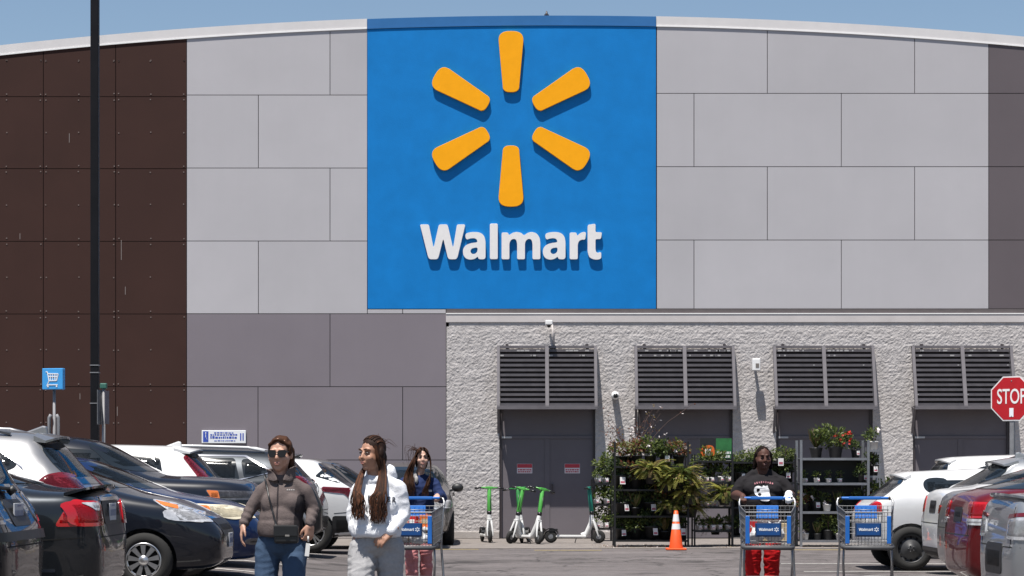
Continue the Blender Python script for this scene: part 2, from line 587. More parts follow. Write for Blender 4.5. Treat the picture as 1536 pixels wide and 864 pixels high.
# rough split-face block wall with four door bays
BAYS = [(749, 893), (957, 1099), (1164, 1309), (1369, 1514)]
BAYTOP = 2.78
def block_material():
    m = bpy.data.materials.new('split_face_block'); m.use_nodes = True
    nt = m.node_tree; N = nt.nodes; L = nt.links
    b = N['Principled BSDF']; b.inputs['Roughness'].default_value = 0.9
    b.inputs['Specular IOR Level'].default_value = 0.2
    tc = N.new('ShaderNodeTexCoord')
    n = N.new('ShaderNodeTexNoise'); n.inputs['Scale'].default_value = 5; n.inputs['Detail'].default_value = 8
    n.inputs['Roughness'].default_value = 0.7
    L.new(tc.outputs['Object'], n.inputs['Vector'])
    cr = N.new('ShaderNodeValToRGB'); e = cr.color_ramp.elements
    e[0].position = 0.3; e[0].color = (0.365, 0.343, 0.335, 1)
    e[1].position = 0.7; e[1].color = (0.50, 0.472, 0.462, 1)
    L.new(n.outputs['Fac'], cr.inputs['Fac']); L.new(cr.outputs[0], b.inputs['Base Color'])
    n2 = N.new('ShaderNodeTexNoise'); n2.inputs['Scale'].default_value = 22; n2.inputs['Detail'].default_value = 6
    L.new(tc.outputs['Object'], n2.inputs['Vector'])
    bp = N.new('ShaderNodeBump'); bp.inputs['Strength'].default_value = 0.8; bp.inputs['Distance'].default_value = 0.03
    L.new(n2.outputs['Fac'], bp.inputs['Height']); L.new(bp.outputs[0], b.inputs['Normal'])
    return m
M_BLOCK = block_material()
def block_wall():
    x0, x1 = wx(669.8), wx(1640); z0, z1 = 0.16, wz(484)
    holes = [(wx(a), wx(b)) for a, b in BAYS]
    cx = [x0]
    for a, b in holes: cx += [a, b]
    cx += [x1]
    xs = []
    for a, b in zip(cx, cx[1:]):
        k = max(1, round((b - a) / 0.04)); xs += [a + (b - a) * i / k for i in range(k)]
    xs.append(x1)
    kz1 = round((BAYTOP - z0) / 0.04); kz2 = round((z1 - BAYTOP) / 0.04)
    zs = [z0 + (BAYTOP - z0) * i / kz1 for i in range(kz1)] + [BAYTOP + (z1 - BAYTOP) * i / kz2 for i in range(kz2 + 1)]
    def inhole(x, z): return z < BAYTOP and any(a < x < b for a, b in holes)
    n = len(xs); vs = []
    for z in zs:
        course = math.floor(z / 0.203)
        fz = (z / 0.203) % 1.0
        for x in xs:
            fx = ((x + (0.2 if course % 2 else 0)) / 0.406)
            blk = mnoise.noise(Vector((math.floor(fx) * 3.7, course * 5.1, 0.3)))
            d = 0.007 * mnoise.noise(Vector((x * 6, z * 8, 1.0))) + 0.009 * mnoise.noise(Vector((x * 17, z * 19, 4.0))) + 0.008 * mnoise.noise(Vector((x * 36, z * 46, 9.0))) + 0.004 * blk + 0.008
            rough = 1 - sst(z, z1 - 0.2, z1 - 0.1)
            ex = fx % 1.0
            gr = min(fz, 1 - fz) * 0.203; gx = min(ex, 1 - ex) * 0.406
            if min(gr, gx) < 0.018: d -= 0.004
            vs.append((x, -0.02 - d * rough * 0.62, z))
    fs = []
    for j in range(len(zs) - 1):
        for i in range(n - 1):
            if not inhole((xs[i] + xs[i+1]) / 2, (zs[j] + zs[j+1]) / 2):
                fs.append((j*n+i, j*n+i+1, (j+1)*n+i+1, (j+1)*n+i))
    mb = MB(); mb.add(vs, fs, 0, False)
    # reveals of the bays and the wall behind
    for a, b in holes:
        mb.bb(a - 0.2, a, 0.02, 0.38, 0, BAYTOP + 0.1); mb.bb(b, b + 0.2, 0.02, 0.38, 0, BAYTOP + 0.1)
        mb.bb(a - 0.2, b + 0.2, 0.02, 0.38, BAYTOP + 0.1, BAYTOP + 0.3)
    mb.bb(wx(669.8), wx(669.8) + 0.05, -0.02, 0.36, 0.16, z1)
    return mb.build('block_wall', M_BLOCK, bld, fixn=False)
block_wall()
cp = MB()
cp.bb(wx(669), wx(2000), -0.042, 0.05, wz(484), wz(471.5))
cp.build('coping', M_COP, bld, bevel=0.012)
cp = MB(); cp.bb(wx(669), wx(2000), -0.052, 0.04, wz(471.5) + 0.002, wz(469.8)); cp.build('drip_edge', M_DRIP, bld)
cp = MB(); cp.bb(wx(669.5), wx(2000), -0.02, 0.04, wz(469.6), wz(463.4)); cp.build('flashing', M_FLASH, bld)
# plinth between the bays
M_PLINTH = mat('plinth_concrete', (0.36, 0.33, 0.31), 0.9, var=0.15, vscale=4, bump=0.3)
pl = MB()
ed = [669.8] + [v for ab in BAYS for v in ab] + [2000]
for a, b in zip(ed[::2], ed[1::2]):
    pl = MB(); pl.bb(wx(a), wx(b), -0.06, 0.3, 0.012, 0.16); pl.build('plinth', M_PLINTH, bld, bevel=0.01)
pl = MB(); pl.bb(wx(-500), wx(669), -0.03, 0.03, 0.012, 0.1); pl.build('plinth', M_PLINTH, bld, bevel=0.01)

# doors of the bays
M_DOOR = mat('grey_door_paint', (0.15, 0.135, 0.147), 0.8, var=0.06, vscale=2, spec=0.08)
M_JAMB = mat('dark_jamb', (0.045, 0.035, 0.038), 0.5)
M_RAIL = mat('pale_metal_rail', (0.45, 0.44, 0.45), 0.4, 0.3)
for i, (a, b) in enumerate(BAYS):
    x0, x1 = wx(a), wx(b); cxx = (x0 + x1) / 2
    zt = wz(656)
    d = MB()
    for s0, s1 in ((x0 + 0.05, cxx - 0.015), (cxx + 0.015, x1 - 0.05)):
        d.bb(s0, s1, 0.07, 0.12, 0.03, zt - 0.03)
    d.bb(cxx - 0.05, cxx + 0.05, 0.055, 0.069, 0.03, zt - 0.03)
    dr = d.build('door', M_DOOR, bld)
    t = MB(); t.bb(x0 + 0.05, x1 - 0.05, 0.07, 0.12, zt + 0.03, BAYTOP + 0.1); t.build('transom_panel', M_DOOR, bld)
    f = MB()
    f.bb(x0, x1, 0.02, 0.13, BAYTOP + .1, BAYTOP + .15); f.bb(x0, x0 + 0.05, 0.02, 0.13, 0.0, BAYTOP + 0.1); f.bb(x1 - 0.05, x1, 0.02, 0.13, 0.0, BAYTOP + 0.1)
    f.build('door_frame', M_JAMB, bld)
    r = MB(); r.bb(x0 + 0.051, x1 - 0.051, 0.045, 0.125, zt - 0.028, zt + 0.028); r.build('door_rail', M_DOOR if i else M_DOOR, bld)
    r = MB(); r.bb(x0 + 0.051, x0 + 0.26, 0.03, 0.044, zt - 0.02, zt + 0.018); r.build('rail_end', M_RAIL, bld)
    h = MB(); h.bb(cxx + 0.09, cxx + 0.12, 0.03, 0.07, 0.95, 1.15); h.build('door_handle', M_JAMB, dr)

# louvred awnings
M_AWN = mat('awning_metal', (0.12, 0.11, 0.12), 0.6, 0.0, var=0.15, vscale=4)
M_SLAT = mat('slat_metal', (0.085, 0.078, 0.086), 0.6, 0.0, var=0.2, vscale=5)
M_SPECK = mat('pale_speck', (0.34, 0.33, 0.33), 0.6)  # pale flecks on the slat fronts, most in the top two rows
AW_OUT, AW_Z0, AW_Z1 = 0.50, 2.73, 4.0
names = ['first from the left, above the grey double door with red notices',
         'second from the left, above the black plant rack',
         'third from the left, above the grey metal plant rack',
         'the far right one, partly behind the stop sign']
for i, (a, b) in enumerate(((745.5, 895), (951, 1101), (1158.5, 1310), (1366, 1517))):
    x0, x1 = wx(a), wx(b); cxx = (x0 + x1) / 2
    aw = thing('louvre_awning', 'dark slatted metal awning, ' + names[i], 'awning', (cxx, YW, AW_Z0),
               group='slatted awnings above the doors')
    hw = (x1 - x0) / 2; hh = AW_Z1 - AW_Z0
    def at(t, x=0.0): return Vector((x, -lerp(0.09, AW_OUT, t), lerp(hh, 0, t)))
    fr = MB()
    for sx in (-hw + 0.03, 0.0, hw - 0.03):
        w = 0.075 if sx == 0.0 else 0.06
        fr.bar(at(0, sx), at(1, sx), w, 0.09)
    fr.bar(at(0, -hw), at(0, hw), 0.085, 0.05); fr.bar(at(1, -hw), at(1, hw), 0.08, 0.075)
    fr.bar((-hw + 0.03, 0.0, 0.02), at(1, -hw + 0.03), 0.04); fr.bar((hw - 0.03, 0.0, 0.02), at(1, hw - 0.03), 0.04)
    fr.bar((-hw + 0.03, 0.02, -0.55), (-hw + 0.03, -0.3, 0.0), 0.05)
    fr.build('frame', M_AWN, aw)
    n = 12
    for side in (-1, 1):
        sl = MB()
        xa, xb = (-hw + 0.062, -0.04) if side < 0 else (0.04, hw - 0.062)
        for k in range(n):
            p = at((k + 0.75) / (n + 0.35))
            rr = random.Random(i * 100 + k)
            sl.bb(xa, xb, p.y - 0.02, p.y + 0.07, p.z - 0.026, p.z + 0.026, 0)
            if k in (0, 1):
                for q in range(9):
                    u = rr.uniform(xa, xb - .1)
                    if rr.random() < 0.45: sl.bb(u, u + rr.uniform(.02, .1), p.y - 0.023, p.y - 0.018, p.z - 0.018, p.z + 0.012, 1)
            elif rr.random() < 0.12:
                u = rr.uniform(xa, xb - .05); sl.bb(u, u + .03, p.y - 0.023, p.y - 0.018, p.z - 0.01, p.z + 0.012, 1)
        sl.build('slats', [M_SLAT, M_SPECK], aw)
    bp_ = MB()
    q0, q1 = at(0.02), at(0.98)
    bp_.bar((0, q0.y + 0.085, q0.z), (0, q1.y + 0.085, q1.z), 2 * hw - 0.13, 0.012, up=(0, -1, 0))
    bp_.build('gap_shade_panel', M_JAMB, aw)  # added dark sheet: blackens the slat gaps and stops sun leaking through
    for s in (-hw * 0.8, hw * 0.8):
        bk = MB(); bk.box((s, -0.07, hh + 0.045), (0.06, 0.06, 0.03)); bk.build('bracket', M_JAMB, aw)

# ================================================================ big sign
M_BLUE = mat('sign_blue', (0.002, 0.172, 0.49), 0.6, var=0.09, vscale=2.2, bump=0.10, bscale=40, spec=0.2, streak=0.008)
M_YELLOW = mat('sign_yellow', (0.88, 0.365, 0.003), 0.5, var=0.04, spec=0.2)
M_WHITE = mat('sign_white', (0.74, 0.72, 0.71), 0.35, var=0.03)
sg = thing('store_sign', 'huge square blue wall sign with six yellow petals and white lettering', 'sign', (wx(767.5), YW, wz(463)))
ox, oz = sg.location.x, sg.location.z
sb = MB()
n = 12
top = [(wx(984 + (551 - 984) * i / n), top_z(984 + (551 - 984) * i / n) - 0.006) for i in range(n + 1)]
sb.prism([(wx(551.5), wz(463)), (wx(984), wz(463))] + top, lambda u, v, k: Vector((u - ox, -0.004 if k == 0 else 0.03, v - oz)))
sb.build('backing_panel', M_BLUE, sg)
PC = (766.5, 179.0)
for k in range(6):
    a = R(90 + 60 * k)
    se = lambda c, r, w, a0, a1: [(c + r * math.copysign(abs(math.cos(R(t))) ** .75, math.cos(R(t))), w * math.copysign(abs(math.sin(R(t))) ** .75, math.sin(R(t)))) for t in range(a0, a1 + 1, 10)]
    loop = se(117, 14.5, 18.5, -90, 90) + se(50, 10, 12.5, 90, 270)
    pm = MB()
    def fn(u, v, kk):
        px = PC[0] + u * math.cos(a) - v * math.sin(a); py = PC[1] - (u * math.sin(a) + v * math.cos(a))
        return Vector((wx(px) - ox, -0.074 if kk == 0 else -0.006, wz(py) - oz))
    pm.prism(loop, fn)
    pm.build('petal', M_YELLOW, sg, bevel=0.012)
G_A = ([(555,355),(500,355),(496,331),(478,349),(450,358),(418,356),(391,338),(380,305),(384,270),(408,243),(452,229),(493,226),(491,208),(480,196),(458,192),(432,196),(405,206),(397,162),(425,150),(465,145),(512,149),(544,172),(555,215)],
       [[(494,264),(494,288),(485,307),(463,317),(444,309),(438,290),(447,273),(468,266)]])
LET = {
 'W': ([(52,88),(120,88),(154,258),(159,258),(195,98),(203,88),(258,88),(266,98),(303,258),(308,258),(336,88),(400,88),(340,340),(328,355),(276,355),(265,342),(233,205),(228,205),(194,342),(182,355),(128,355),(115,340)], []),
 'a': G_A,
 'l': ([(588,82),(649,82),(649,355),(588,355)], []),
 'm': ([(678,355),(678,150),(728,150),(734,173),(760,153),(793,145),(830,153),(850,174),(876,153),(910,145),(948,157),(970,190),(975,228),(975,355),(915,355),(915,235),(908,205),(890,197),(868,206),(857,230),(857,355),(797,355),(797,235),(790,205),(772,197),(750,206),(738,230),(738,355)], []),
 'a2': ([(u + 613, v) for u, v in G_A[0]], [[(u + 613, v) for u, v in G_A[1][0]]]),
 'r': ([(1200,355),(1200,150),(1252,150),(1258,178),(1278,156),(1304,145),(1326,148),(1319,206),(1296,203),(1272,213),(1262,240),(1262,355)], []),
 't': ([(1338,92),(1398,82),(1398,148),(1448,148),(1440,200),(1398,200),(1398,282),(1405,303),(1421,306),(1442,299),(1442,350),(1415,358),(1382,356),(1351,340),(1338,300)], []),
}
def logo_word(mb, fn):
    """the word in outline; fn maps (u right, v up, k front/back), u,v in units of word width"""
    for key, (o, hs) in LET.items():
        conv = lambda l: [((p[0] - 750) / 1396.0, (220 - p[1]) / 1396.0) for p in cut_corners(l, 7 if key in 'Wlmrt' else 12, 2)]
        mb.prism(conv(o), fn, [conv(h) for h in hs])
for key, (o, hs) in LET.items():
    lm = MB()
    def fl(u, v, kk):
        return Vector((wx(620 + u / 5.12) - ox, -0.074 if kk == 0 else -0.006, wz(320 + v / 5.12) - oz))
    lim = 7 if key in 'Wlmrt' else 12
    lm.prism(cut_corners(o, lim, 2), fl, [cut_corners(h, lim, 2) for h in hs])
    lm.build('letter', M_WHITE, sg, bevel=0.008)
# small dark roof spike
sp = MB(); sp.tube([(0, 0, 0), (0, 0, 0.13)], [0.05, 0.01], 8); sp.box((0, 0, 0.03), (0.1, 0.06, 0.05))
o = sp.build('roof_antenna', M_JAMB); o.location = (wx(820), YW + 0.1, wz(roof_py(820)) - 0.02)
tag(o, 'tiny dark pointed fitting on top of the roof edge above the blue sign', 'roof fitting')
# ---------------------------------------------------------------- fittings on the block wall
M_WPL = mat('white_plastic', (0.75, 0.74, 0.73), 0.35)
M_BPL = mat('black_plastic', (0.012, 0.012, 0.013), 0.35)
c = thing('security_camera', 'white camera on an arm fixed to the coping above the first awning', 'camera', (wx(823), YW - 0.09, wz(487)))
k = MB(); k.tube([(0, 0.0, 0), (0.03, -0.22, 0.02)], 0.025, 8); k.tube([(0.07, 0, 0), (0.11, 0.09 - 0.03, -0.45)], 0.02, 6); k.build('arm', M_COP, c)
k = MB(); k.box((0, -0.2, 0.02), (0.15, 0.22, 0.1)); k.build('housing', M_WPL, c, bevel=0.02)
k = MB(); k.tube([(0, -0.26, -0.045), (0, -0.2, -0.03)], 0.04, 12); k.build('lens', M_BPL, c)
c = thing('dome_camera', 'round white camera with a black eye between the first and second awning', 'camera', (wx(922), YW - 0.05, wz(594)))
k = MB(); k.tube([(0, 0.05, 0.02), (0, -0.16, 0.02)], 0.07, 14); k.ell((0, -0.2, 0), (0.085, 0.08, 0.085)); k.build('housing', M_WPL, c)
k = MB(); k.ell((0.005, -0.255, -0.005), (0.052, 0.045, 0.052)); k.build('lens', M_BPL, c)
c = thing('floodlight', 'white boxy lamp on the wall between the second and third awning', 'wall lamp', (wx(1132), YW - 0.05, wz(548)))
k = MB(); k.box((0, -0.23, 0), (0.17, 0.12, 0.26)); k.build('housing', M_WPL, c, bevel=0.02)
k = MB(); k.tube([(0, 0.05, -0.04), (0, -0.18, -0.04)], 0.03, 8); k.build('arm', M_COP, c)
k = MB(); k.box((0.02, -0.292, -0.02), (0.07, 0.006, 0.09)); k.build('lens', M_CONC, c)
# door notices
M_RED = mat('notice_red', (0.45, 0.03, 0.05), 0.5)
M_NW = mat('notice_white', (0.66, 0.62, 0.64), 0.5)
for px, side in ((787, 'left'), (858.5, 'right')):
    n_ = thing('door_notice', 'small red and white notice on the %s leaf of the grey double door' % side, 'notice', (wx(px), YW + 0.069, wz(710)),
               group='notices on the double door')
    k = MB(); k.bb(-0.16, 0.16, -0.006, 0.0, 0.0, 0.2); k.build('plate', M_NW, n_)
    k = MB(); k.bb(-0.155, 0.155, -0.009, -0.0065, 0.115, 0.195); k.build('red_band', M_RED, n_)
    k = MB()
    for r_ in range(2):
        u = -0.14
        while u < 0.13:
            w = random.uniform(0.02, 0.05)
            k.bb(u, min(0.14, u + w), -0.009, -0.0065, 0.02 + 0.042 * r_, 0.045 + 0.042 * r_); u += w + 0.012
    k.build('print', M_RED, n_)
# ================================================================ cars
def paint(name, col, metal=0.0, rough=0.35, spec=0.5):
    return mat('paint_' + name, col, rough, metal, var=0.03, vscale=3, coat=0.8, spec=0.12 if max(col) < .2 else spec)
P_BLACK = paint('black', (0.010, 0.010, 0.012))
P_CHAR = paint('charcoal', (0.020, 0.023, 0.027), 0.5)
P_SILVER = paint('silver', (0.23, 0.23, 0.237), 0.6, 0.42)
P_NAVY = paint('dark_blue_black', (0.008, 0.010, 0.016))
P_BLUE = paint('deep_blue', (0.008, 0.022, 0.075), 0.2)
P_WHITE = paint('white', (0.60, 0.60, 0.60), 0, 0.4)
P_GREY = paint('dark_grey', (0.075, 0.078, 0.082), 0.5)
P_TAUPE = paint('taupe', (0.11, 0.10, 0.097), 0.5)
P_RED = paint('dark_red', (0.115, 0.006, 0.008), 0.25)
P_LSILV = paint('light_silver', (0.32, 0.33, 0.34), 0.6, 0.38)
M_GLASS = mat('tinted_glass', (0.012, 0.016, 0.019), 0.04, spec=0.6)
M_TRIM = mat('black_trim', (0.014, 0.014, 0.015), 0.5, var=0.15, vscale=12)
M_CHROME = mat('chrome', (0.65, 0.65, 0.66), 0.12, 1.0)
M_TYRE = mat('tyre_rubber', (0.012, 0.0115, 0.011), 0.85, var=0.25, vscale=20)
M_ALLOY = mat('alloy', (0.5, 0.5, 0.51), 0.3, 0.85)
M_STEEL = mat('dark_steel_wheel', (0.045, 0.045, 0.047), 0.5, 0.3)
M_ARCH = mat('arch_liner', (0.006, 0.006, 0.006), 0.95)
M_TAIL = mat('tail_lamp_red', (0.42, 0.006, 0.008), 0.12, coat=1.0)
M_TAILD = mat('tail_lamp_dark_red', (0.13, 0.006, 0.009), 0.12, coat=1.0)
M_CLEAR = mat('clear_lamp', (0.55, 0.55, 0.56), 0.12, 0.25, coat=1.0, var=0.3, vscale=18)
M_CLEARD = mat('smoked_lamp', (0.10, 0.095, 0.10), 0.12, 0.2, coat=1.0, var=0.4, vscale=18)
M_AMBER = mat('amber_lamp', (0.65, 0.17, 0.03), 0.15, coat=1.0)
M_HAZY = mat('hazy_lamp', (0.62, 0.56, 0.42), 0.3, coat=0.4, var=0.15, vscale=14)
M_PLATE = mat('plate_white', (0.42, 0.43, 0.46), 0.5, var=0.1, vscale=20)
M_PLATEB = mat('plate_print', (0.16, 0.18, 0.28), 0.5)

def interp(pts, x):
    if x <= pts[0][0]: return pts[0][1]
    for (a, va), (b, vb) in zip(pts, pts[1:]):
        if x <= b:
            return lerp(va, vb, (x - a) / (b - a)) if b > a else vb
    return pts[-1][1]

def smoothed(pts, x, w=0.07):
    return sum(interp(pts, x + w * k / 3.0) for k in range(-3, 4)) / 7.0

class Body:
    """car shell lofted from cross sections; x runs from the nose (0) back to the tail (L)"""
    def __init__(s, L, W, top, belt, bottom, roofw, plan=None, wheels=(), wr=0.32):
        s.L, s.W, s.top, s.belt, s.bottom = L, W, top, belt, bottom
        s.roofw = roofw
        s.plan = plan or [(0, .70), (.08, .80), (.25, .90), (.6, .975), (1.1, 1.0), (L - 1.2, 1.0), (L - .6, .97), (L - .22, .91), (L - .06, .83), (L, .76)]
        s.wheels, s.wr = wheels, wr
        bx = sorted(set([0, .03, .08, .15, .25, .36] + [round(.5 + .14 * i, 3) for i in range(int((L - 1.0) / .14) + 1)] + [L - .48, L - .36, L - .25, L - .15, L - .08, L - .03, L]))
        s.xs = bx
        s.bvh = None
    def hw(s, x): return s.W / 2 * interp(s.plan, x)
    def ztop(s, x): return smoothed(s.top, x) if 0.1 < x < s.L - 0.1 else interp(s.top, x)
    def zbelt(s, x): return min(interp(s.belt, x), s.ztop(x) - 0.015)
    def section(s, x):
        zb = interp(s.bottom, x); zt = s.ztop(x); zs = s.zbelt(x); w = s.hw(x)
        h = zt - zs
        t = sst(h, .06, .42)
        wr = s.roofw
        zm = zb + .45 * (zs - zb)
        low = [(0, zb), (.72 * w, zb), (.885 * w, zb + .02), (.935 * w, zb + .10), (.958 * w, lerp(zb + .10, zm, .6)), (.978 * w, zm),
               (1.0 * w, lerp(zm, zs, .55)), (.985 * w, lerp(zm, zs, .84)), (.945 * w, zs)]
        hood = [(.88 * w, zs + .45 * h), (.78 * w, zs + .68 * h), (.62 * w, zs + .82 * h), (.45 * w, zs + .92 * h), (.22 * w, zs + .98 * h), (0, zt)]
        gw = .925 * w
        gr = min(gw, wr)
        grn = [(gw, zs + .02), (lerp(gw, gr, .45) + .012, lerp(zs, zt, .45)), (gr + .012, zt - .125), (gr - .075, zt - .035), (.5 * gr, zt - .006), (0, zt)]
        top = [(lerp(a[0], b[0], t), lerp(a[1], b[1], t)) for a, b in zip(hood, grn)]
        return low + top
    def make(s, m, name='body', parent=None, arch_m=None):
        vs = []; K = None
        rows = []
        for x in s.xs:
            sec = s.section(x)
            full = [(-y, z) for y, z in reversed(sec)][:-1] + sec[:]     # right top -> bottom -> left top, closed below
            # order: start top centre (right side) down to the bottom centre, up the left side
            ring = [(-y, z) for y, z in sec[::-1]] + [(y, z) for y, z in sec[1:-1]]
            rows.append([(x, y, z) for y, z in ring])
        K = len(rows[0])
        for r in rows: vs += r
        fs = []
        n = len(rows)
        for i in range(n - 1):
            for k in range(K):
                k2 = (k + 1) % K
                fs.append((i*K+k, i*K+k2, (i+1)*K+k2, (i+1)*K+k))
        for (i0, dx) in ((0, -0.012), (n - 1, 0.012)):
            r = rows[i0]
            cz = sum(p[2] for p in r) / K
            prev = i0 * K
            for f_, ddx in ((.8, dx), (.45, dx * 2)):
                o = len(vs)
                vs += [(p[0] + ddx, p[1] * f_, cz + (p[2] - cz) * f_) for p in r]
                for k in range(K):
                    k2 = (k + 1) % K
                    fs.append((prev+k, prev+k2, o+k2, o+k))
                prev = o
            fs.append(tuple(prev + k for k in range(K)))
        mb = MB(); mb.add(vs, fs, 0, True)
        o = mb.build('tmp_body', [m, arch_m or M_ARCH])
        sub = o.modifiers.new('s', 'SUBSURF'); sub.levels = 1; sub.render_levels = 1
        me = applied(o); bpy.data.objects.remove(o)
        bm = bmesh.new(); bm.from_mesh(me)
        s.bvh = BVHTree.FromBMesh(bm); bm.free()
        # wheel arches
        o = link('tmp_body', me)
        cut = MB()
        for x in s.wheels:
            for sd in (-1, 1):
                r = s.wr + .045
                a, b = (s.W / 2 - .26), (s.W / 2 + .2)
                cut.lathe([(0.0005, min(sd*a, sd*b)), (r, min(sd*a, sd*b)), (r, max(sd*a, sd*b)), (0.0005, max(sd*a, sd*b))], 28, (x, 0, s.wr), 'y', 0, False)
        if s.wheels:
            co = cut.build('tmp_cut', [M_ARCH])
            bo = o.modifiers.new('b', 'BOOLEAN'); bo.operation = 'DIFFERENCE'; bo.object = co; bo.solver = 'EXACT'
            me2 = applied(o)
            bpy.data.objects.remove(o); bpy.data.objects.remove(co)
            for p in me2.polygons:
                c = p.center
                p.use_smooth = True
                for x in s.wheels:
                    d = math.hypot(c.x - x, c.z - s.wr)
                    if abs(d - (s.wr + .045)) < .012 and abs(p.normal.y) < .5 or (d < s.wr + .05 and abs(abs(c.y) - (s.W/2 - .26)) < .01):
                        p.material_index = 1; p.use_smooth = False
            me = me2
            o = None
        else:
            bpy.data.objects.remove(o)
        me.materials.clear(); me.materials.append(m); me.materials.append(arch_m or M_ARCH)
        me.name = name
        if hasattr(me, 'set_sharp_from_angle'):
            me.set_sharp_from_angle(angle=R(38))
        return link(name, me, parent)
    # ---- patches laid on the shell
    def patch(s, name, loop, axis, m, parent, off=0.005, depth=0.012, step=0.07, sign=1, mats=None, smooth=True):
        """loop: outline in the plane seen along the axis ('y' from the side, 'r' from behind, 'f' from the front, 'z' from above)"""
        if axis == 'y': f = lambda u, v: (Vector((u, sign * 3, v)), Vector((0, -sign, 0)))
        elif axis == 'r': f = lambda u, v: (Vector((s.L + 3, u, v)), Vector((-1, 0, 0)))
        elif axis == 'f': f = lambda u, v: (Vector((-3, u, v)), Vector((1, 0, 0)))
        else: f = lambda u, v: (Vector((u, v, 4)), Vector((0, 0, -1)))
        if 'lamp' in name: step = 0.03
        bm = bmesh.new()
        vv = [bm.verts.new((p[0], p[1], 0)) for p in loop]
        bm.faces.new(vv)
        us = [p[0] for p in loop]; ws = [p[1] for p in loop]
        for lo, hi, ax in ((min(us), max(us), 0), (min(ws), max(ws), 1)):
            k = int((hi - lo) / step)
            for i in range(1, k + 1):
                co = [0, 0, 0]; no = [0, 0, 0]
                co[ax] = lo + (hi - lo) * i / (k + 1); no[ax] = 1
                bmesh.ops.bisect_plane(bm, geom=bm.verts[:] + bm.edges[:] + bm.faces[:], plane_co=co, plane_no=no, dist=1e-5)
        bmesh.ops.triangulate(bm, faces=[f_ for f_ in bm.faces if len(f_.verts) > 4])
        bad = []; nr = {}
        for v in bm.verts:
            o_, d_ = f(v.co.x, v.co.y)
            hit, nn, idx, dist = s.bvh.ray_cast(o_, d_)
            if hit is None: bad.append(v); continue
            if nn.dot(d_) > 0: nn = -nn
            v.co = hit + nn * off; nr[v] = nn
        if bad: bmesh.ops.delete(bm, geom=bad, context='VERTS')
        if not bm.faces:
            bm.free(); return None
        bm.verts.ensure_lookup_table()
        top = bm.faces[:]
        bm.normal_update()
        ctr = Vector((s.L / 2, 0, .7))
        for f_ in top:
            if nr[f_.verts[0]].dot(f_.normal) < 0: f_.normal_flip()
        ext = bmesh.ops.extrude_face_region(bm, geom=top)
        # the original faces stay behind as the base: push the extruded copy inwards
        dn = {}
        for g in ext['geom']:
            if isinstance(g, bmesh.types.BMVert):
                best = None
                for e in g.link_edges:
                    ov = e.other_vert(g)
                    if ov in nr: best = nr[ov]
                if best is not None: g.co += best * (-depth)
        bmesh.ops.recalc_face_normals(bm, faces=bm.faces)
        me = bpy.data.meshes.new(name); bm.to_mesh(me); bm.free()
        me.materials.append(m)
        for p in me.polygons: p.use_smooth = smooth
        if hasattr(me, 'set_sharp_from_angle'): me.set_sharp_from_angle(angle=R(40))
        return link(name, me, parent)

